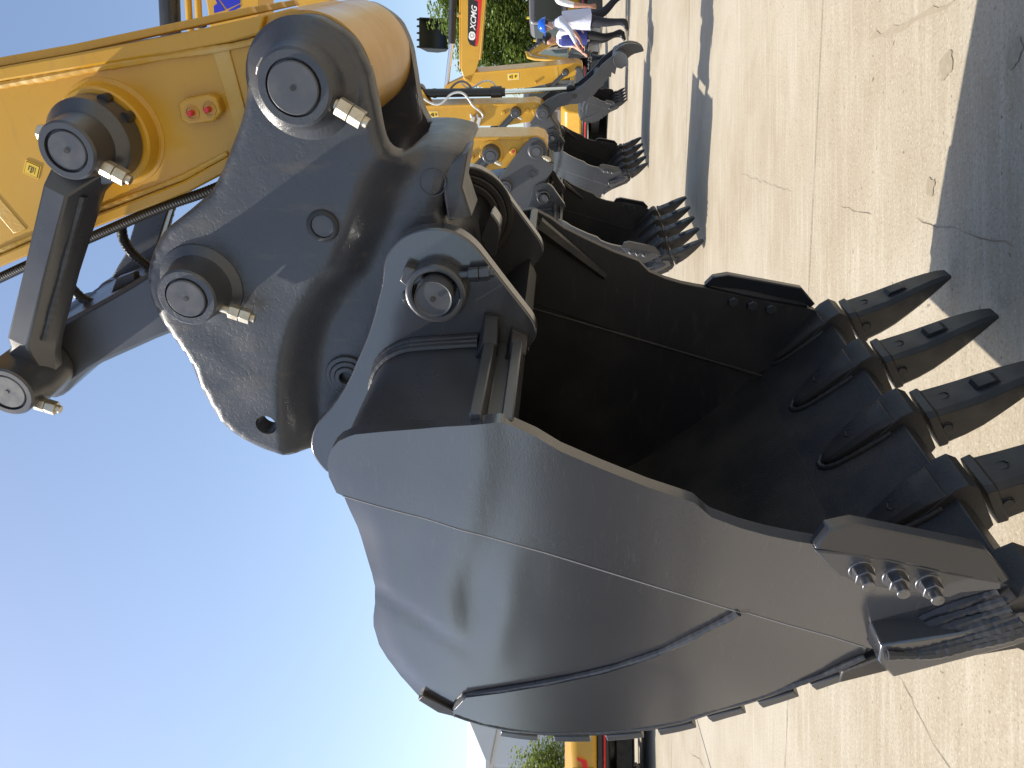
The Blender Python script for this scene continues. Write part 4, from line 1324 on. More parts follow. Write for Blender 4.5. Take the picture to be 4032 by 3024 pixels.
# ------------------------------------------------------------------ second excavator of the row
def build_second():
    ex = empty('excavator', (1.5502, 7.1374, 0), -R(32.65))
    tag(ex, 'second excavator in the row, right behind the nearest, dark bucket and plain grey coupler', 'excavator', 'excavators parked in a row')
    bk = copy_tree(near_bucket, ex)
    bk.scale = (0.965, 0.965, 0.965)
    ol = smooth_line(OUT['B_coupler'], 1, True)
    for a, b in ((-0.225, -0.175), (0.175, 0.225)):
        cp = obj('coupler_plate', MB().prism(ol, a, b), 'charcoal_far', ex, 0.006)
    core = [(0.63, 1.37), (0.60, 1.315), (0.50, 1.355), (0.36, 1.40), (0.22, 1.50), (0.15, 1.63), (0.25, 1.70), (0.42, 1.56), (0.56, 1.46)]
    obj('coupler_core', MB().prism(core, -0.18, 0.18), 'charcoal_dusty', ex, 0.02)
    sp_, lp, rp = OUT['B_pins']
    for sd_ in (-1, 1):
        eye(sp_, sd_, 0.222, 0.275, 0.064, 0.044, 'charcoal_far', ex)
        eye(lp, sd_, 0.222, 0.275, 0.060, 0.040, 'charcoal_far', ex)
    pg = OUT['B_plug'][0]
    obj('plug', MB().ringlathe(pg, [(-0.222, 0.034), (-0.232, 0.034), (-0.232, 0.022), (-0.222, 0.022)], 24), 'charcoal_paint', ex)
    pc = (OUT['earpin'][0][0] * 0.965, OUT['earpin'][0][1] * 0.965)
    obj('bucket_pin', MB().lathe(pc, [(-0.325, 0.034), (-0.33, 0.037), (0.33, 0.037)], 32), 'pin_face', ex, ang=30)
    nut((OUT['B_nuts'][0][0], -0.25, OUT['B_nuts'][0][1]), (-0.5, 0, -0.86), ex)
    st = [(0.56, 4.0), (0.536, 1.923), (0.568, 1.722), (0.62, 1.60), (0.66, 1.45), (0.70, 1.385), (0.762, 1.375), (0.815, 1.405), (0.842, 1.47), (0.838, 1.582), (0.842, 1.802), (0.845, 2.042), (0.92, 4.0), (0.85, 4.25), (0.65, 4.2)]
    arm = obj('dipper_arm', MB().prism(st, -0.158, 0.158), 'machine_yellow', ex, 0.01)
    obj('top_flange', MB().prism([(0.92, 4.0), (0.845, 2.05), (0.842, 1.80), (0.838, 1.60), (0.81, 1.60), (0.815, 1.80), (0.817, 2.05), (0.88, 4.0)], -0.170, 0.170), 'machine_yellow', arm, 0.005)
    obj('barrel', MB().lathe(sp_, [(-0.174, 0.098), (0.174, 0.098)], 40), 'yellow_worn', arm, 0.004)
    rk = rocker(rp, (0.30, 2.29), 0.165, 0.235, 0.045, ex)
    obj('pad', MB().lathe(rp, [(-0.150, 0.115), (-0.166, 0.108)], 36), 'machine_yellow', arm, 0.003)
    nut((rp[0] - 0.05, -0.24, rp[1] - 0.04), (-0.5, 0, -0.86), ex)
    for t_ in OUT['B_tabs']:
        obj('fitting_boss', MB().lathe(t_, [(-0.155, 0.034), (-0.178, 0.030)], 18), 'machine_yellow', arm, 0.004)
        obj('grease_cap', MB().lathe(t_, [(-0.176, 0.012), (-0.186, 0.012)], 14), 'red_plastic', arm)
    obj('connecting_link', MB().prism([(0.25, 2.33), (0.36, 2.30), (0.49, 1.78), (0.40, 1.70), (0.35, 1.75)], -0.16, 0.16), 'charcoal_paint', ex, 0.008)
    # boom, high up at the edge of the frame
    bo = [(0.55, 4.05), (0.70, 3.92), (1.80, 3.81), (3.6, 3.42), (5.0, 2.4), (5.2, 2.9), (3.8, 3.98), (1.85, 4.16), (0.75, 4.33)]
    bm_ = obj('boom', MB().prism(bo, -0.17, 0.17), 'machine_yellow', ex, 0.01)
    obj('boom_flange', MB().prism([(0.70, 3.92), (1.80, 3.81), (3.6, 3.42), (3.57, 3.36), (1.78, 3.745), (0.68, 3.86)], -0.19, 0.19), 'machine_yellow', bm_, 0.004)
    for k in (1, 2, 3):
        pts = OUT['B_blue%d' % k]
        obj('blue_marking', MB().prism(pts, -0.1745, -0.169), 'print_blue', bm_)
    for dz, dy in ((0.11, -0.10), (0.22, -0.04)):
        q = MB().tube([(0.9, dy, 4.32 + dz - 0.04), (1.85, dy, 4.165 + dz), (3.7, dy, 3.98 + dz - 0.21), (5.0, dy, 3.1)], 0.028, 12)
        obj('boom_pipe', q, 'machine_yellow', bm_)
        obj('pipe_clamp', MB().box((1.80, dy, 4.172 + dz), (0.035, 0.08, 0.09)), 'rubber', bm_, 0.004)
    q = MB().cyl((0.95, 0.02, 4.80), (3.4, 0.02, 4.20), 0.085)
    obj('arm_cylinder', q, 'cylinder_black', ex, 0.004)
    q = MB().cyl((0.55, 0.02, 4.90), (0.97, 0.02, 4.795), 0.05)
    obj('cylinder_rod', q, 'chrome', ex)
    obj('cylinder_lug', MB().prism([(0.52, 4.95), (0.66, 4.92), (0.80, 4.15), (0.60, 4.1)], -0.06, 0.06), 'machine_yellow', arm, 0.01)
    return ex

# ------------------------------------------------------------------ third excavator: hydraulic thumb
def build_third():
    ex = empty('excavator', (3.6052, 11.7044, 0), -R(35.63))
    tag(ex, 'third excavator in the row, with a grey hydraulic thumb reaching out and silver hoses', 'excavator', 'excavators parked in a row')
    bk = copy_tree(near_bucket, ex)
    bk.scale = (0.98, 1.02, 0.98)
    for a, b in ((-0.23, -0.18), (0.18, 0.23)):
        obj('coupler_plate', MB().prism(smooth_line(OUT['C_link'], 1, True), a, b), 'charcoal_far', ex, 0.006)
    obj('coupler_core', MB().prism([(0.6, 1.45), (0.45, 1.34), (0.2, 1.28), (0.1, 1.45), (0.3, 1.52), (0.45, 1.60)], -0.18, 0.18), 'charcoal_dusty', ex, 0.02)
    sp_, rp = OUT['C_pins']
    for sd_ in (-1, 1):
        eye(sp_, sd_, 0.24, 0.30, 0.085, 0.05, 'charcoal_far', ex)
    pc = (OUT['earpin'][0][0] * 0.98, OUT['earpin'][0][1] * 0.98)
    obj('bucket_pin', MB().lathe(pc, [(-0.345, 0.034), (-0.35, 0.037), (0.35, 0.037)], 32), 'pin_face', ex, ang=30)
    st = [(0.56, 4.3), (0.505, 3.0), (0.485, 2.50), (0.490, 2.08), (0.53, 1.76), (0.607, 1.655), (0.64, 1.56), (0.70, 1.53), (0.78, 1.58), (0.822, 1.683), (0.808, 1.902), (0.815, 2.616), (0.815, 3.348), (0.84, 4.3), (0.74, 4.5)]
    arm = obj('dipper_arm', MB().prism(st, -0.158, 0.158), 'machine_yellow', ex, 0.01)
    obj('top_flange', MB().prism([(0.84, 4.3), (0.815, 3.348), (0.815, 2.616), (0.810, 1.95), (0.78, 1.95), (0.785, 2.616), (0.785, 3.348), (0.80, 4.3)], -0.172, 0.172), 'machine_yellow', arm, 0.005)
    obj('barrel', MB().lathe((0.69, 1.63), [(-0.176, 0.092), (0.176, 0.092)], 36), 'yellow_worn', arm, 0.004)
    rocker(rp, (0.33, 2.34), 0.165, 0.235, 0.044, ex)
    nut((rp[0] - 0.05, -0.24, rp[1] - 0.04), (-0.5, 0, -0.86), ex)
    for t_ in ((0.70, 1.80), (0.675, 2.16)):
        obj('fitting_boss', MB().lathe(t_, [(-0.155, 0.034), (-0.178, 0.030)], 18), 'machine_yellow', arm, 0.004)
    sticker(arm, OUT['C_label'], -0.162)
    # thumb cylinder
    cy = OUT['C_cyl']
    cyl = obj('thumb_cylinder', MB().cyl((cy[1][0], 0, cy[1][1]), (cy[4][0], 0, cy[4][1]), 0.062), 'cylinder_black', ex, 0.004)
    q = MB().cyl((cy[2][0], 0, cy[2][1]), (cy[3][0], 0, cy[3][1]), 0.082)
    obj('gland', q, 'cylinder_black', cyl, 0.006)
    q = MB().lathe(cy[0], [(-0.07, 0.085), (0.07, 0.085)], 28)
    obj('cylinder_eye', q, 'cylinder_black', cyl, 0.008)
    obj('cylinder_band', MB().cyl((0.947, 0, 3.22), (0.946, 0, 3.17), 0.070), 'cylinder_black', cyl, 0.003)
    obj('cylinder_rod', MB().cyl((cy[4][0], 0, cy[4][1] + 0.02), (cy[5][0], 0, cy[5][1]), 0.036), 'chrome', ex)
    obj('cylinder_lug', MB().prism([(0.80, 3.55), (0.80, 3.25), (1.03, 3.36), (1.05, 3.45), (0.98, 3.50)], -0.11, -0.08), 'machine_yellow', arm, 0.005)
    obj('cylinder_lug', MB().prism([(0.80, 3.55), (0.80, 3.25), (1.03, 3.36), (1.05, 3.45), (0.98, 3.50)], 0.08, 0.11), 'machine_yellow', arm, 0.005)
    # hoses and valve blocks
    for key, y, r_, m_ in (('C_hose', -0.20, 0.017, 'hose_silver'), ('C_hose2', 0.05, 0.016, 'hose_grey'), ('C_hose3', 0.05, 0.012, 'hose_silver')):
        obj('hose', MB().tube(smooth_path([(p[0], y, p[1]) for p in OUT[key]]), r_, 10), m_, ex)
    for b_ in OUT['C_block']:
        q = MB().box((b_[0], -0.19, b_[1]), (0.14, 0.06, 0.055), Matrix.Rotation(R(18), 3, 'Y'))
        q.cyl((b_[0] + 0.05, -0.19, b_[1] + 0.01), (b_[0] + 0.11, -0.19, b_[1] + 0.02), 0.018, seg=8)
        obj('valve_block', q, 'hose_silver', ex, 0.008)
    # thumb: two serrated cheek plates, cross tubes, curved claw
    th_ = OUT['C_thumb']
    for a, b in ((-0.205, -0.170), (0.170, 0.205)):
        tp = obj('thumb', MB().prism(th_, a, b), 'charcoal_paint', ex, 0.004)
    shade_fill = [(0.90, 1.20), (0.98, 1.00), (1.16, 0.76), (1.38, 0.52), (1.33, 0.47), (1.10, 0.72), (0.92, 0.95), (0.84, 1.17)]  # dark plate added to paint in the shaded open gap between the cheeks
    obj('thumb_shade_fill', MB().prism(shade_fill, -0.17, 0.17), 'shaded_paint', ex)
    cl = smooth_line(OUT['C_claw'], 1, True)
    for a, b in ((-0.10, -0.03), (0.03, 0.10)):
        obj('claw', MB().prism(cl, a, b), 'charcoal_paint', ex, 0.006)
    dc = OUT['C_disc'][0]
    obj('thumb_pin', MB().lathe(dc, [(-0.25, 0.085), (-0.255, 0.10), (-0.20, 0.10), (0.25, 0.10)], 36), 'charcoal_far', ex, 0.004)
    for c in ((1.15, 0.75), (0.86, 1.18)):
        obj('cross_tube', MB().lathe(c, [(-0.17, 0.07), (0.17, 0.07)], 24), 'charcoal_dusty', ex)
    re = OUT['C_rodend'][0]
    obj('rod_end', MB().lathe((re[0], re[1] + 0.04), [(-0.10, 0.065), (0.10, 0.065)], 28), 'cylinder_black', ex, 0.006)
    hl = OUT['C_thumb_hole'][0]
    obj('hole_disc', MB().lathe(hl, [(-0.2035, 0.037), (-0.2070, 0.037)], 24), 'pin_edge', ex)  # dark disc painted in for the shaded hole; the cheek is not pierced
    bo = [(0.62, 4.42), (0.75, 4.25), (2.25, 4.51), (4.0, 4.2), (4.1, 4.7), (2.25, 5.0), (0.8, 4.75)]
    obj('boom', MB().prism(bo, -0.17, 0.17), 'machine_yellow', ex, 0.01)
    return ex

# ------------------------------------------------------------------ fourth excavator: boom with the maker's lettering
def build_fourth():
    ex = empty('excavator', (5.9349, 15.4601, 0), -R(39.68))
    tag(ex, 'fourth excavator in the row, boom with white lettering on a black and red band', 'excavator', 'excavators parked in a row')
    bk = copy_tree(near_bucket, ex)
    bk.scale = (0.60, 0.595, 0.60)
    st = OUT['D_stick']
    arm = obj('dipper_arm', MB().prism(st, -0.15, 0.15), 'machine_yellow', ex, 0.01)
    obj('top_flange', MB().prism([(0.565, 3.05), (0.626, 1.942), (0.692, 1.011), (0.664, 1.011), (0.600, 1.942), (0.535, 3.05)], -0.163, 0.163), 'machine_yellow', arm, 0.005)
    obj('weld_strip', MB().prism([(0.655, 1.47), (0.652, 1.41), (0.335, 1.37), (0.325, 1.43)], -0.154, 0.154), 'yellow_weld', arm)
    obj('step_bracket', MB().box((0.335, -0.17, 1.84), (0.05, 0.06, 0.03)), 'machine_yellow', arm, 0.004)
    sticker(arm, OUT['D_label'], -0.154)
    bo = obj('boom', MB().prism(OUT['D_boom'], -0.15, 0.15), 'machine_yellow', ex, 0.01)
    obj('boom_flange', MB().prism([(0.813, 2.952), (1.883, 2.779), (2.257, 2.727), (2.257, 2.70), (1.883, 2.750), (0.805, 2.925)], -0.168, 0.168), 'machine_yellow', bo, 0.004)
    obj('black_band', MB().prism(OUT['D_decal'], -0.1535, -0.149), 'print_black', bo)
    obj('red_band', MB().prism([(1.068, 3.014), (1.06, 2.978), (1.183, 2.942), (1.867, 2.828), (1.93, 2.83), (1.94, 2.98), (1.90, 2.995), (1.87, 2.90), (1.588, 2.918), (1.237, 2.985)], -0.1545, -0.149), 'print_red', bo)
    obj('logo_tile', MB().prism(smooth_line(OUT['D_tile'], 1, True), -0.1555, -0.149), 'print_white', bo)
    hx = [Vector(p) for p in OUT['D_hex']]
    hc_ = sum(hx, Vector((0, 0))) / 6
    q = MB()
    for k in range(0, 6):
        a, b = hx[k], hx[(k + 1) % 6]
        a2, b2 = hc_ + (a - hc_) * 0.70, hc_ + (b - hc_) * 0.70
        if k % 2 == 0:
            q.prism([tuple(a), tuple(b), tuple(b2), tuple(a2)], -0.1565, -0.150)
        else:
            q.prism([tuple(a.lerp(b, .25)), tuple(a.lerp(b, .75)), tuple(a2.lerp(b2, .75)), tuple(a2.lerp(b2, .25))], -0.1565, -0.150)
    obj('logo_mark', q, 'print_black', bo)
    a, b, c = OUT['D_text']
    lettering('XCMG', bo, (a[0] + 0.012, a[1] + 0.015), (b[0] - 0.005, b[1] + 0.012), 0.108, -0.1565, 'print_white', 0.3)
    cy = OUT['D_cyl']
    obj('arm_cylinder', MB().cyl((cy[0][0] + 0.3, 0, cy[0][1] - 0.03), (cy[2][0], 0, cy[2][1]), 0.075), 'cylinder_black', ex, 0.004)
    obj('cylinder_rod', MB().cyl((cy[2][0] + 0.02, 0, cy[2][1] - 0.004), (cy[3][0], 0, cy[3][1]), 0.046), 'chrome', ex)
    obj('cylinder_lug', MB().prism([(0.13, 3.78), (0.30, 3.70), (0.47, 3.28), (0.37, 3.20), (0.26, 3.0)], -0.06, 0.06), 'machine_yellow', arm, 0.01)
    pp = OUT['D_pipes']
    for i in (0, 2):
        q = MB().tube([(pp[i][0] + 0.3, -0.10, pp[i][1] - 0.03), (pp[i][0], -0.10, pp[i][1] + 0.015), (pp[i + 1][0], -0.10, pp[i + 1][1] + 0.015)], 0.016, 8)
        obj('boom_pipe', q, 'machine_yellow', bo)
    obj('pipe_clamp', MB().box((1.62, -0.10, 3.27), (0.05, 0.08, 0.10)), 'machine_yellow', bo, 0.004)
    rk = rocker(OUT['D_pins'][0], (0.20, 1.60), 0.155, 0.21, 0.038, ex)
    obj('coupler_plate', MB().prism([(0.62, 1.02), (0.56, 0.92), (0.40, 0.88), (0.22, 0.82), (0.14, 0.90), (0.20, 1.06), (0.40, 1.05)], -0.17, -0.13), 'charcoal_far', ex, 0.005)
    obj('coupler_plate', MB().prism([(0.62, 1.02), (0.56, 0.92), (0.40, 0.88), (0.22, 0.82), (0.14, 0.90), (0.20, 1.06), (0.40, 1.05)], 0.13, 0.17), 'charcoal_far', ex, 0.005)
    eye(OUT['D_pins'][1], -1, 0.155, 0.21, 0.055, 0.036, 'charcoal_far', ex)
    obj('connecting_link', MB().prism([(0.15, 1.63), (0.27, 1.62), (0.27, 1.02), (0.18, 1.0)], -0.12, 0.12), 'charcoal_paint', ex, 0.006)
    return ex

build_second()
build_third()
build_fourth()

# ------------------------------------------------------------------ trees
def make_tree(name, base, lobes, leaves, leaf, trunk_h, mat_leaf, label, cat='tree', group=None, seed=1, r_tr=0.16):
    rnd = random.Random(seed)
    t = empty(name, base)
    tag(t, label, cat, group)
    q = MB()
    q.tube([(0, 0, -0.05), (0.03, 0.02, trunk_h * 0.5), (-0.04, 0.03, trunk_h)], r_tr, 10, lambda i: 1.15 - 0.25 * i)
    for (c, r) in lobes:
        mid = Vector((c[0] * 0.4, c[1] * 0.4, (trunk_h * 0.75 + c[2]) * 0.5))
        q.tube([(0, 0, trunk_h * 0.55), mid, c], r_tr * 0.42, 7, lambda i: 1.1 - 0.38 * i)
    obj('trunk', q, 'bark', t)
    wt = [r[0] * r[1] * r[2] for c, r in lobes]
    vs, fs = [], []
    for k in range(leaves):
        c, r = rnd.choices(lobes, wt)[0]
        d = Vector((rnd.gauss(0, 1), rnd.gauss(0, 1), rnd.gauss(0, 1))).normalized()
        rad = rnd.random() ** 0.38
        # lumpy outline
        rad *= 0.80 + 0.42 * noise.noise(Vector((d.x * 2.3 + c[0] * 3, d.y * 2.3 + c[1], d.z * 2.3 + seed)))
        p = Vector((c[0] + d.x * r[0] * rad, c[1] + d.y * r[1] * rad, c[2] + d.z * r[2] * rad))
        if noise.noise(p * 1.15 + Vector((seed, 0, 0))) < -0.42:
            continue
        s = leaf * rnd.uniform(0.6, 1.35)
        e = Matrix.Rotation(rnd.uniform(0, 6.28), 3, 'Z') @ Matrix.Rotation(rnd.gauss(0.5, 0.55), 3, 'X')
        a = e @ Vector((s, 0, 0))
        b = e @ Vector((0, s * 0.42, 0))
        o = len(vs)
        vs += [p - a * 0.5, p + b * 0.5, p + a * 0.5 + Vector((0, 0, -s * 0.12)), p - b * 0.5]
        fs.append((o, o + 1, o + 2, o + 3))
    me = bpy.data.meshes.new('crown')
    me.from_pydata([tuple(v) for v in vs], [], fs)
    me.materials.append(MATS[mat_leaf])
    o = bpy.data.objects.new('crown', me)
    sc.collection.objects.link(o)
    o.parent = t
    return t

K = 31.0 / 22.5
make_tree('broadleaf_tree', (12.4 * K, 31, 0), [(tuple(q * K for q in c), tuple(q * K for q in r)) for c, r in [((0, 0, 3.0), (2.3, 2.0, 2.3)), ((-1.7, -0.2, 3.4), (1.3, 1.4, 1.4)), ((-2.0, -0.4, 2.3), (1.25, 1.3, 1.5)), ((0.8, 0, 4.1), (2.2, 1.8, 1.5)), ((-0.9, 0, 4.0), (1.3, 1.3, 1.25)), ((2.2, 0.3, 2.4), (1.8, 1.6, 2.0)), ((-2.2, -0.3, 1.3), (1.0, 1.1, 0.9)), ((-0.6, 0, 1.2), (1.9, 1.5, 1.1)), ((-2.7, -0.2, 2.5), (1.1, 1.1, 1.2)), ((-2.6, -0.2, 3.5), (0.9, 0.9, 0.9))]],
          115000, 0.165, 1.6, 'leaf_green', 'tall green leafy tree behind the lettered boom', seed=4)
make_tree('broadleaf_tree', (-12.3, 22.5, 0), [((0, 0, 1.9), (1.9, 1.6, 1.4)), ((0.9, -0.2, 1.5), (1.2, 1.2, 1.1)), ((-0.9, 0, 2.2), (1.3, 1.3, 1.1))],
          16000, 0.12, 1.0, 'leaf_yellowish', 'round yellowish green tree behind the excavator with the red logo', seed=9, r_tr=0.12)
leaf_mat('leaf_dark', (0.030, 0.055, 0.014), (0.085, 0.125, 0.03))
reflection_tree = make_tree('broadleaf_tree', (-11.8, -1, 0), [((0, 0, 1.75), (2.1, 2.2, 1.55)), ((-0.9, 0.8, 1.3), (1.5, 1.6, 1.2)), ((0.9, -0.8, 1.3), (1.5, 1.6, 1.2))],  # unseen row added to give the bucket side its dark reflected band
                       9000, 0.30, 0.9, 'leaf_dark', 'unseen leafy tree left of the frame, added for the dark reflection in the bucket side', group='unseen trees added for the reflection', seed=12, r_tr=0.16)
for k, y in enumerate((-16, -13, -10, -7, -4, 2, 5, 8, 11)):
    c = copy_tree(reflection_tree, None)
    c.location = (-11.8 + 0.4 * math.sin(k * 2.1), y, 0)
    c.rotation_euler.z = k * 1.3
    c.scale = [0.93 + 0.04 * math.sin(k * 1.7)] * 3

# ------------------------------------------------------------------ shed on the far left
shed = empty('storage_shed', (-40, 52, 0))
tag(shed, 'grey corrugated metal shed at the far left beyond the small tree', 'building')
obj('roof', MB().loft([[(-17, -6, 6.0), (-17, -6, 6.25), (-17, 0, 8.2), (-17, 6, 6.25), (-17, 6, 6.0)], [(16.8, -6, 6.0), (16.8, -6, 6.25), (16.8, 0, 8.2), (16.8, 6, 6.25), (16.8, 6, 6.0)]]), 'wall_trim', shed)
wall = obj('wall', MB().box((0, 0, 3.0), (32.8, 11.4, 5.98)), 'wall_metal', shed)
rib0 = None
for k in range(64):
    if rib0 is None:
        rib0 = obj('rib', MB().box((0, 0, 0), (0.16, 0.08, 5.9)), 'wall_metal', wall)
        o = rib0
    else:
        o = rib0.copy()
        sc.collection.objects.link(o)
    o.location = (-16.1 + k * 0.511, -5.73, 3.0)
obj('trim', MB().box((0, -5.85, 5.92), (33.0, 0.12, 0.22)), 'wall_trim', shed)

# ------------------------------------------------------------------ small excavators standing across the yard
def track(parent, y, L=2.1, h=0.52, wdt=0.36):
    q = MB()
    prof = []
    r = h / 2
    for k in range(13):
        a = math.pi / 2 + math.pi * k / 12
        prof.append((-L / 2 + r + r * math.cos(a), r + r * math.sin(a)))
    for k in range(13):
        a = -math.pi / 2 + math.pi * k / 12
        prof.append((L / 2 - r + r * math.cos(a), r + r * math.sin(a)))
    q.prism(prof, y - wdt / 2, y + wdt / 2)
    tr = obj('track', q, 'track_steel', parent, 0.01)
    g = MB()
    pts = resample(prof, 0.085, True)
    for i, p in enumerate(pts):
        a, b = Vector(pts[i - 1]), Vector(pts[(i + 1) % len(pts)])
        t = (b - a).normalized()
        n_ = Vector((t.y, -t.x))
        c = Vector(p) + n_ * 0.010
        g.box((c.x, y, c.y), (0.020, wdt * 1.02, 0.045), Matrix.Rotation(math.atan2(n_.x, n_.y), 3, 'Y'))
    gr = obj('track_shoes', g, 'track_steel', tr)
    gr['kind'] = 'stuff'
    for k in range(4):
        x = -L / 2 + r + (L - 2 * r) * k / 3
        obj('roller', MB().lathe((x, r * (1.0 if k in (0, 3) else 0.55)), [(y - wdt / 2 - 0.012, r * (0.72 if k in (0, 3) else 0.34)), (y + wdt / 2 + 0.012, r * (0.72 if k in (0, 3) else 0.34))], 20), 'charcoal_dusty', tr, 0.01)
    return tr

def pane(parent, c, size, m, frame='charcoal_paint', t=0.02):
    """glazing with its own dark surround"""
    p = obj('window', MB().box(c, size), frame, parent, 0.01)
    d = [s_ for s_ in size]
    i = d.index(min(d))
    e = [s_ - 0.10 for s_ in size]
    e[i] = size[i] + t
    obj('pane', MB().box(c, e), m, p, 0.008)
    return p

def make_cab(ex, cab_y, glass):
    cx0, cx1 = -0.35, 0.85
    y0, y1 = cab_y - 0.52, cab_y + 0.56
    prof = [(cx0, 1.20), (cx1 - 0.03, 1.20), (cx1, 1.75), (cx1 - 0.10, 2.45), (cx1 - 0.22, 2.56), (cx0 + 0.1, 2.58), (cx0, 2.48)]
    cab = obj('cab', MB().prism(prof, y0, y1), 'cab_grey', ex, 0.06)
    obj('cab_base', MB().prism([(cx0, 0.785), (cx1 - 0.05, 0.785), (cx1 - 0.03, 1.20), (cx0, 1.20)], y0 + 0.01, y1 - 0.01), 'machine_yellow', ex, 0.03)
    xm = (cx0 + cx1) / 2
    for yy in (y0, y1):
        pane(cab, (xm - 0.03, yy, 1.88), (0.98, 0.03, 1.02), glass)
    pane(cab, (cx0, (y0 + y1) / 2, 1.95), (0.03, 0.86, 0.85), glass)
    wf = obj('windscreen', MB().loft([[(cx1 - 0.005, y0 + 0.08, 1.30), (cx1 - 0.005, y1 - 0.08, 1.30), (cx1 + 0.015, y1 - 0.08, 1.75), (cx1 - 0.075, y1 - 0.08, 2.40), (cx1 - 0.075, y0 + 0.08, 2.40), (cx1 + 0.015, y0 + 0.08, 1.75)], [(cx1 - 0.05, y0 + 0.08, 1.30), (cx1 - 0.05, y1 - 0.08, 1.30), (cx1 - 0.05, y1 - 0.08, 1.75), (cx1 - 0.14, y1 - 0.08, 2.40), (cx1 - 0.14, y0 + 0.08, 2.40), (cx1 - 0.05, y0 + 0.08, 1.75)]]), glass, cab)
    obj('beacon', MB().cyl((xm, (y0 + y1) / 2, 2.57), (xm, (y0 + y1) / 2, 2.68), 0.05, 0.045, seg=16), 'sticker_yellow', cab)

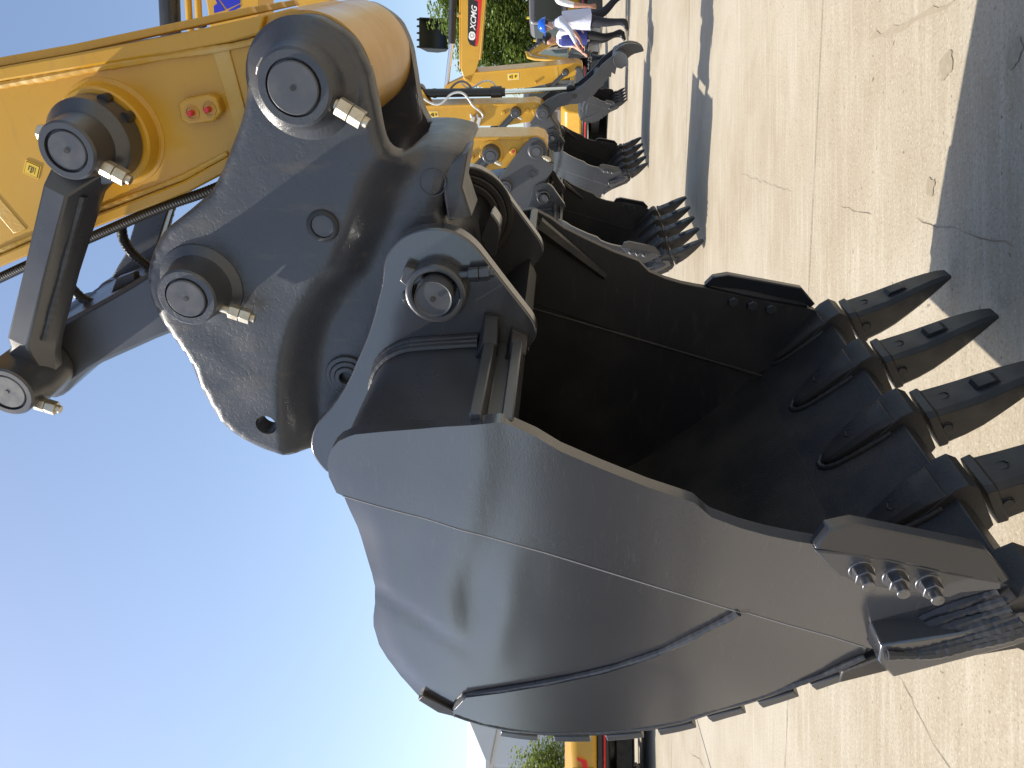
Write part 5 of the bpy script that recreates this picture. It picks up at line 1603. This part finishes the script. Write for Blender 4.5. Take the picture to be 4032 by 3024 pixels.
def small_excavator(loc, heading, label, glass='cab_glass', folded=True, cab_y=0.28, scale=1.0, logo=False, hood_h=0.62, has_cab=True):
    ex = empty('small_excavator', loc, R(90 - heading))
    ex.scale = (scale, scale, scale)
    tag(ex, label, 'excavator', 'small excavators across the yard')
    for y in (-0.68, 0.68):
        track(ex, y)
    obj('undercarriage', MB().box((0, 0, 0.36), (1.2, 1.05, 0.26)), 'charcoal_dusty', ex, 0.02)
    obj('slew_ring', MB().cyl((0, 0, 0.46), (0, 0, 0.62), 0.42, seg=32), 'cylinder_black', ex)
    bl = obj('dozer_blade', MB().prism([(1.25, 0.06), (1.32, 0.06), (1.28, 0.25), (1.36, 0.44), (1.29, 0.46), (1.21, 0.26)], -0.86, 0.86), 'charcoal_far', ex, 0.01)
    obj('blade_arm', MB().box((1.0, 0.35, 0.27), (0.6, 0.09, 0.12)), 'charcoal_far', bl, 0.01)
    obj('blade_arm', MB().box((1.0, -0.35, 0.27), (0.6, 0.09, 0.12)), 'charcoal_far', bl, 0.01)
    # skirt, red line, hood and counterweight
    obj('skirt', MB().prism([(-1.15, 0.60), (0.75, 0.60), (0.85, 0.78), (-1.22, 0.78)], -0.82, 0.82), 'cylinder_black', ex, 0.03)
    obj('red_line', MB().prism([(-1.215, 0.665), (0.83, 0.665), (0.84, 0.695), (-1.218, 0.695)], -0.826, 0.826), 'print_red', ex, 0.01)
    cw = [(-1.24, 0.785), (-0.2, 0.785), (-0.2, 0.78 + hood_h), (-0.95, 0.78 + hood_h), (-1.18, 0.78 + hood_h * 0.75)]
    hood = obj('counterweight', MB().prism(cw, -0.84, 0.84), 'machine_yellow', ex, 0.07)
    obj('hatch_seam', MB().box((-1.245, 0.02, 0.97), (0.02, 0.012, 0.30)), 'print_black', hood)
    obj('handle', MB().box((-0.7, -0.843, 0.95), (0.20, 0.02, 0.10)), 'print_black', hood, 0.01)
    obj('handle', MB().box((-0.7, 0.843, 0.95), (0.20, 0.02, 0.10)), 'print_black', hood, 0.01)
    obj('side_panel', MB().prism([(-0.2, 0.785), (0.8, 0.785), (0.8, 1.12), (-0.2, 1.12)], -0.84, -0.12), 'machine_yellow', ex, 0.04)
    # cab
    if has_cab:
        make_cab(ex, cab_y, glass)
    # boom swing post, boom, dipper, cylinders, bucket
    obj('swing_post', MB().prism([(0.75, 0.62), (1.15, 0.66), (1.22, 1.0), (1.08, 1.15), (0.75, 1.0)], -0.30, -0.02), 'charcoal_far', ex, 0.02)
    yb = -0.16
    boom = obj('boom', MB().prism([(1.02, 0.95), (1.20, 0.93), (1.32, 1.75), (1.75, 2.52), (1.62, 2.62), (1.10, 1.85)], yb - 0.09, yb + 0.09), 'machine_yellow', ex, 0.02)
    dip = obj('dipper_arm', MB().prism([(1.55, 2.72), (1.78, 2.66), (1.86, 2.40), (1.98, 1.05), (1.88, 1.02), (1.66, 2.30)], yb - 0.07, yb + 0.07), 'machine_yellow', ex, 0.02)
    obj('arm_cylinder', MB().cyl((1.25, yb, 2.28), (1.56, yb, 2.66), 0.045), 'cylinder_black', ex)
    obj('boom_cylinder', MB().cyl((1.17, yb, 0.85), (1.42, yb, 1.55), 0.05), 'cylinder_black', ex)
    obj('boom_rod', MB().cyl((1.42, yb, 1.55), (1.50, yb, 1.95), 0.028), 'chrome', ex)
    obj('hose', MB().tube(smooth_path([(1.12, yb + 0.1, 1.2), (1.05, yb + 0.12, 1.6), (1.3, yb + 0.12, 2.2), (1.58, yb + 0.1, 2.60), (1.75, yb + 0.1, 2.5), (1.85, yb + 0.09, 1.9)]), 0.02, 8), 'hose_grey', ex)
    bk = copy_tree(near_bucket, ex)
    bk.scale = (0.46, 0.46, 0.46)
    bk.location = (1.72, yb, 0.36)
    bk.rotation_euler = (0, 0, R(180))
    if logo:
        lg = [(0.10, 0.02), (0.135, 0.0), (0.14, 0.075), (0.06, 0.08), (-0.075, 0.085), (-0.10, 0.155), (-0.14, 0.175), (-0.075, -0.02), (0.08, -0.05)]
        q = MB()
        shp = [(-0.09, 0.155), (-0.055, 0.155), (-0.035, 0.075), (0.045, 0.060), (0.075, 0.0), (0.105, 0.0)]
        pts = [(0.100, 0.160), (0.072, 0.165), (0.072, 0.075), (-0.060, 0.105), (-0.085, 0.165), (-0.120, 0.175), (-0.080, 0.035), (0.055, 0.020), (0.085, 0.045)]
        vs = [(-1.249, y, 0.90 + z) for y, z in pts] + [(-1.236, y, 0.90 + z) for y, z in pts]
        k = len(pts)
        q.add(vs, [tuple(range(k)), tuple(range(2 * k - 1, k - 1, -1))] + [(i, (i + 1) % k, (i + 1) % k + k, i + k) for i in range(k)])
        obj('logo_mark', q, 'print_red', hood)
        obj('warning_sticker', MB().box((-1.215, 0.14, 1.33), (0.05, 0.10, 0.06)), 'sticker_yellow', hood)
    return ex

small_excavator((13.55, 26.9, 0), -92, 'small yellow excavator with grey cab behind the people, nearest the frame edge', glass='cab_glass', cab_y=-0.28)
small_excavator((13.55, 29.2, 0), -88, 'small yellow excavator with upright folded arm left of the grey cab', glass='glass_blue', cab_y=0.2, scale=0.94)
small_excavator((8.55, 23.2, 0), 60, 'small yellow excavator half hidden behind the hydraulic thumb', scale=1.0)
left_ex = small_excavator((-5.62, 11.75, 0), -12, 'small yellow excavator with red logo on its counterweight, behind the big bucket', logo=True, hood_h=0.46, has_cab=False)

# ------------------------------------------------------------------ raised loading bucket behind the tall tree
ld = empty('excavator', (12.6 * 35 / 26.5 + 0.75, 35, 0))
ld.scale = (35 / 26.5,) * 3
tag(ld, 'excavator hidden by the tall tree, only its raised black bucket against the sky', 'excavator', 'excavators parked in a row')
bk = MB()
prof = [(0.0, 6.20), (0.06, 6.22), (0.55, 5.98), (0.72, 5.62), (0.60, 5.30), (0.30, 5.18), (0.26, 5.23), (0.52, 5.36), (0.62, 5.62), (0.48, 5.90)]
rings = [[(x, p[0] * 0.6, p[1]) for p in prof] for x in (-1.12, -0.06)]
bk.loft(rings)
for x in (-1.14, -0.08):
    side = [(0.0, 6.20), (0.55, 5.98), (0.72, 5.62), (0.60, 5.30), (0.28, 5.18)]
    bk.loft([[(x, p[0] * 0.6, p[1]) for p in side], [(x + 0.04, p[0] * 0.6, p[1]) for p in side]])
lb_ = obj('bucket', bk, 'print_black', ld)
for k in range(5):
    x = -1.09 + k * 0.245
    obj('tooth', MB().loft([[(x - .04, -0.01, 6.18), (x + .04, -0.01, 6.18), (x + .04, 0.05, 6.18), (x - .04, 0.05, 6.18)], [(x - .025, 0.0, 6.30), (x + .025, 0.0, 6.30), (x + .025, 0.02, 6.30), (x - .025, 0.02, 6.30)]]), 'print_black', lb_)
obj('dipper_arm', MB().cyl((-0.55, 0.35, 5.35), (0.4, 0.8, 3.4), 0.13, seg=10), 'machine_yellow', ld)
obj('boom', MB().cyl((0.4, 0.8, 3.4), (0.9, 1.2, 0.9), 0.18, seg=10), 'machine_yellow', ld)
obj('base', MB().box((1.2, 1.5, 0.6), (2.4, 2.0, 1.2)), 'machine_yellow', ld, 0.08)

# ------------------------------------------------------------------ people
def person(loc, heading, J, mats, label, extras=None, seed=1):
    """J: joints in body space (x forward, y left, z up) -> (pos, radius, region); a skin surface is grown over them"""
    root = empty('person', loc, R(90 - heading))
    tag(root, label, 'person')
    names = list(J['pts'].keys())
    me = bpy.data.meshes.new('body')
    me.from_pydata([J['pts'][k][0] for k in names], [(names.index(a), names.index(b)) for a, b, _ in J['bones']], [])
    o = bpy.data.objects.new('body', me)
    sc.collection.objects.link(o)
    o.modifiers.new('skin', 'SKIN')
    sb = o.modifiers.new('sub', 'SUBSURF')
    sb.levels = sb.render_levels = 2
    sv = me.skin_vertices[0].data
    for i, k in enumerate(names):
        r = J['pts'][k][1]
        sv[i].radius = r if isinstance(r, tuple) else (r, r)
        sv[i].use_root = (k == 'pelvis')
    bpy.context.view_layer.update()
    m2 = bpy.data.meshes.new_from_object(o.evaluated_get(bpy.context.evaluated_depsgraph_get()))
    bpy.data.objects.remove(o)
    m2.name = 'body'
    m2.materials.clear()
    for q in mats:
        m2.materials.append(MATS[q])
    bones = [(Vector(J['pts'][a][0]), Vector(J['pts'][b][0]), J['pts'][a][1], J['pts'][b][1], reg) for a, b, reg in J['bones']]
    for p in m2.polygons:
        c = p.center
        best, br = 9e9, 0
        for a, b, ra, rb, reg in bones:
            t = max(0, min(1, (c - a).dot(b - a) / max(1e-9, (b - a).length_squared)))
            ra_ = max(ra) if isinstance(ra, tuple) else ra
            rb_ = max(rb) if isinstance(rb, tuple) else rb
            d = (c - a.lerp(b, t)).length - (ra_ * (1 - t) + rb_ * t) * 0.8
            if d < best:
                best, br = d, reg
        p.material_index = br
        p.use_smooth = True
    b_ = bpy.data.objects.new('body', m2)
    sc.collection.objects.link(b_)
    b_.parent = root
    if extras:
        extras(root, J)
    return root

def skeleton(hipz, lean, armL, armR, legL, legR, build=1.0, look=0.0):
    """arms/legs are lists of joint positions"""
    P, B = {}, []
    P['pelvis'] = ((0, 0, hipz), (0.150 * build, 0.115 * build))
    P['waist'] = ((lean * 0.3, 0, hipz + 0.17), (0.145 * build, 0.105 * build))
    P['chest'] = ((lean * 0.7, 0, hipz + 0.36), (0.165 * build, 0.115 * build))
    P['shoulders'] = ((lean, 0, hipz + 0.50), (0.120 * build, 0.095 * build))
    P['neck'] = ((lean + 0.01, 0, hipz + 0.575), 0.055)
    P['jaw'] = ((lean + 0.045, 0, hipz + 0.655), 0.070)
    P['head'] = ((lean + 0.025, 0, hipz + 0.745), 0.093)
    P['crown'] = ((lean + 0.015, 0, hipz + 0.800), 0.075)
    P['nose'] = ((lean + 0.125, 0, hipz + 0.715), 0.016)
    B += [('pelvis', 'waist', 1), ('waist', 'chest', 1), ('chest', 'shoulders', 1), ('shoulders', 'neck', 0), ('neck', 'jaw', 0), ('jaw', 'head', 0), ('head', 'crown', 0), ('head', 'nose', 0)]
    for tag_, arm, sgn in (('l', armL, 1), ('r', armR, -1)):
        sh, el, wr, pa, sl_ = arm['sh'], arm['el'], arm['wr'], arm['pa'], arm.get('sleeve', 'long')
        P['sh' + tag_] = (sh, 0.068 * build)
        P['el' + tag_] = (el, 0.050 * build)
        P['wr' + tag_] = (wr, 0.034)
        P['pa' + tag_] = (pa, (0.036, 0.022))
        B += [('shoulders', 'sh' + tag_, 1), ('sh' + tag_, 'el' + tag_, 1), ('el' + tag_, 'wr' + tag_, 1 if sl_ == 'long' else 0), ('wr' + tag_, 'pa' + tag_, 0)]
        d = (Vector(pa) - Vector(wr)).normalized()
        side = d.cross(Vector((0, 0, 1)))
        if side.length < 0.2:
            side = Vector((1, 0, 0))
        side.normalize()
        for k, (off, ln) in enumerate(((-0.028, 0.075), (-0.010, 0.085), (0.010, 0.080), (0.027, 0.062))):
            k1 = Vector(pa) + d * 0.04 + side * off
            k2 = k1 + d * ln * 0.75 + Vector((0, 0, -0.018)) + side * off * 0.35
            P['k%d%s' % (k, tag_)] = (tuple(k1), 0.0115)
            P['f%d%s' % (k, tag_)] = (tuple(k2), 0.0085)
            B += [('pa' + tag_, 'k%d%s' % (k, tag_), 0), ('k%d%s' % (k, tag_), 'f%d%s' % (k, tag_), 0)]
        th_ = Vector(pa) - side * 0.045 + d * 0.015
        P['t' + tag_] = (tuple(th_ + d * 0.03), 0.0105)
        B += [('pa' + tag_, 't' + tag_, 0)]
    for tag_, leg in (('l', legL), ('r', legR)):
        hp_, kn, an, toe = leg
        P['hp' + tag_] = (hp_, 0.105 * build)
        P['kn' + tag_] = (kn, 0.072 * build)
        P['an' + tag_] = (an, 0.056)
        P['he' + tag_] = ((an[0] - 0.03 * (1), an[1], an[2] - 0.045), 0.042)
        P['to' + tag_] = (toe, 0.036)
        B += [('pelvis', 'hp' + tag_, 2), ('hp' + tag_, 'kn' + tag_, 2), ('kn' + tag_, 'an' + tag_, 2), ('an' + tag_, 'he' + tag_, 3), ('an' + tag_, 'to' + tag_, 3)]
    return {'pts': P, 'bones': B, 'hipz': hipz, 'lean': lean}

def head_top(J):
    return Vector(J['pts']['head'][0])

def helmet_extras(root, J):
    c = head_top(J) + Vector((-0.005, 0, 0.02))
    q = MB()
    rings = []
    for k in range(7):
        a = R(88 * k / 6)
        rr, zz = 0.128 * math.cos(a), 0.145 * math.sin(a)
        rings.append([(c.x + rr * 1.1 * math.cos(t), c.y + rr * 0.95 * math.sin(t), c.z + zz) for t in [2 * math.pi * j / 28 for j in range(28)]])
    q.loft(rings)
    hel = obj('helmet', q, 'helmet_blue', root, ang=60)
    q = MB()
    br = [(c.x + (0.150 + 0.055 * max(0, math.cos(t)) ** 2) * math.cos(t), c.y + 0.132 * math.sin(t)) for t in [2 * math.pi * j / 28 for j in range(28)]]
    q.loft([[(x, y, c.z - 0.008) for x, y in br], [(x, y, c.z + 0.010) for x, y in br]])
    obj('brim', q, 'helmet_blue', hel)
    q = MB().tube([(c.x + 0.02, c.y - 0.10, c.z), (c.x + 0.06, c.y - 0.085, c.z - 0.10), (c.x + 0.075, c.y, c.z - 0.145), (c.x + 0.06, c.y + 0.085, c.z - 0.10), (c.x + 0.02, c.y + 0.10, c.z)], 0.008, 6)
    obj('chin_strap', q, 'print_white', hel)
    q = MB()
    rings = []
    for k in range(5):
        a = R(-40 + 40 * k / 4)
        rr = 0.100 * math.cos(a)
        rings.append([(c.x - 0.025 + rr * math.cos(t), c.y + rr * 0.93 * math.sin(t), c.z + 0.10 * math.sin(a)) for t in [R(80) + R(200) * j / 16 for j in range(17)]])
    q.loft(rings)
    obj('hair', q, 'hair', root, ang=60)
    # shirt tail hanging over the hips
    hem(root, J, 'shirt_white')

def hem(root, J, m):
    hz = J['hipz']
    q = MB()
    rings = []
    for k, (z, r0, r1) in enumerate(((hz + 0.42, 0.200, 0.150), (hz + 0.22, 0.205, 0.165), (hz + 0.05, 0.222, 0.185), (hz - 0.13, 0.235, 0.200))):
        rings.append([(r1 * math.cos(t) * (1 + 0.05 * math.sin(5 * t + k)), r0 * math.sin(t) * (1 + 0.04 * math.sin(7 * t)), z + 0.012 * math.sin(3 * t)) for t in [2 * math.pi * j / 30 for j in range(30)]])
    q.loft(rings)
    obj('shirt_tail', q, m, root, ang=70)

def hair_extras(root, J):
    c = head_top(J) + Vector((-0.012, 0, 0.012))
    q = MB()
    rings = []
    for k in range(9):
        a = R(-45 + 134 * k / 8)
        rr = 0.113 * math.cos(a)
        ft = -0.030 if a < R(12) else 0.0
        rings.append([(c.x + ft + rr * 1.08 * math.cos(t), c.y + rr * 0.95 * math.sin(t), c.z + 0.115 * math.sin(a)) for t in [2 * math.pi * j / 26 for j in range(26)]])
    q.loft(rings)
    obj('hair', q, 'hair', root, ang=60)

def vest_extras(root, J):
    hair_extras(root, J)
    hz, ln = J['hipz'], J['lean']
    q = MB()
    rings = []
    for z, r0, r1, x in ((hz + 0.53, 0.135, 0.100, ln), (hz + 0.44, 0.190, 0.135, ln * 0.9), (hz + 0.25, 0.175, 0.135, ln * 0.5), (hz + 0.05, 0.180, 0.145, 0), (hz - 0.06, 0.185, 0.150, 0)):
        rings.append([(x + r1 * math.cos(t) * (1 + 0.03 * math.sin(5 * t)), r0 * math.sin(t), z) for t in [2 * math.pi * j / 30 for j in range(30)]])
    q.loft(rings)
    obj('vest', q, 'vest_blue', root, ang=70)

J1 = skeleton(0.88, 0.06,
              {'sh': (0.06, 0.19, 1.36), 'el': (0.26, 0.30, 1.16), 'wr': (0.50, 0.30, 1.04), 'pa': (0.58, 0.30, 0.99)},
              {'sh': (0.05, -0.19, 1.36), 'el': (-0.17, -0.27, 1.13), 'wr': (0.03, -0.26, 0.96), 'pa': (0.11, -0.24, 0.93)},
              ((0.02, 0.09, 0.86), (0.10, 0.10, 0.47), (0.09, 0.10, 0.10), (0.27, 0.12, 0.04)),
              ((-0.02, -0.09, 0.86), (-0.14, -0.10, 0.48), (-0.44, -0.10, 0.20), (-0.40, -0.11, 0.045)), build=1.22)
person((7.15, 14.75, 0), -78, J1, ['skin', 'shirt_white', 'trousers_navy', 'shoe_black'], 'person in blue helmet and loose white shirt walking with one arm stretched out', helmet_extras)
J2 = skeleton(0.86, 0.02,
              {'sh': (0.02, 0.19, 1.34), 'el': (0.05, 0.26, 1.08), 'wr': (0.22, 0.22, 0.95), 'pa': (0.29, 0.20, 0.92), 'sleeve': 'short'},
              {'sh': (0.02, -0.19, 1.34), 'el': (0.0, -0.27, 1.08), 'wr': (0.16, -0.26, 0.90), 'pa': (0.22, -0.25, 0.86), 'sleeve': 'short'},
              ((0.0, 0.09, 0.84), (0.10, 0.10, 0.46), (0.02, 0.10, 0.10), (0.20, 0.12, 0.035)),
              ((0.0, -0.09, 0.84), (0.02, -0.10, 0.45), (-0.16, -0.10, 0.11), (0.0, -0.12, 0.035)))
person((7.18, 15.55, 0), -100, J2, ['skin', 'shirt_plain', 'trousers_black', 'shoe_black'], 'dark-haired person in royal blue vest and black trousers behind the helmeted one', vest_extras)
J3 = skeleton(0.88, 0.02,
              {'sh': (0.02, 0.20, 1.37), 'el': (0.03, 0.27, 1.09), 'wr': (0.06, 0.28, 0.86), 'pa': (0.08, 0.28, 0.79), 'sleeve': 'short'},
              {'sh': (0.02, -0.20, 1.37), 'el': (-0.02, -0.26, 1.09), 'wr': (0.08, -0.25, 0.86), 'pa': (0.10, -0.25, 0.79), 'sleeve': 'short'},
              ((0.0, 0.09, 0.86), (0.06, 0.10, 0.47), (0.0, 0.10, 0.10), (0.18, 0.12, 0.04)),
              ((0.0, -0.09, 0.86), (0.02, -0.10, 0.47), (-0.06, -0.10, 0.10), (0.12, -0.12, 0.04)))
person((7.13, 13.55, 0), 10, J3, ['skin', 'shirt_plain', 'trousers_black', 'shoe_black'], 'person cut off by the frame edge, bare forearm below a white sleeve', hair_extras)
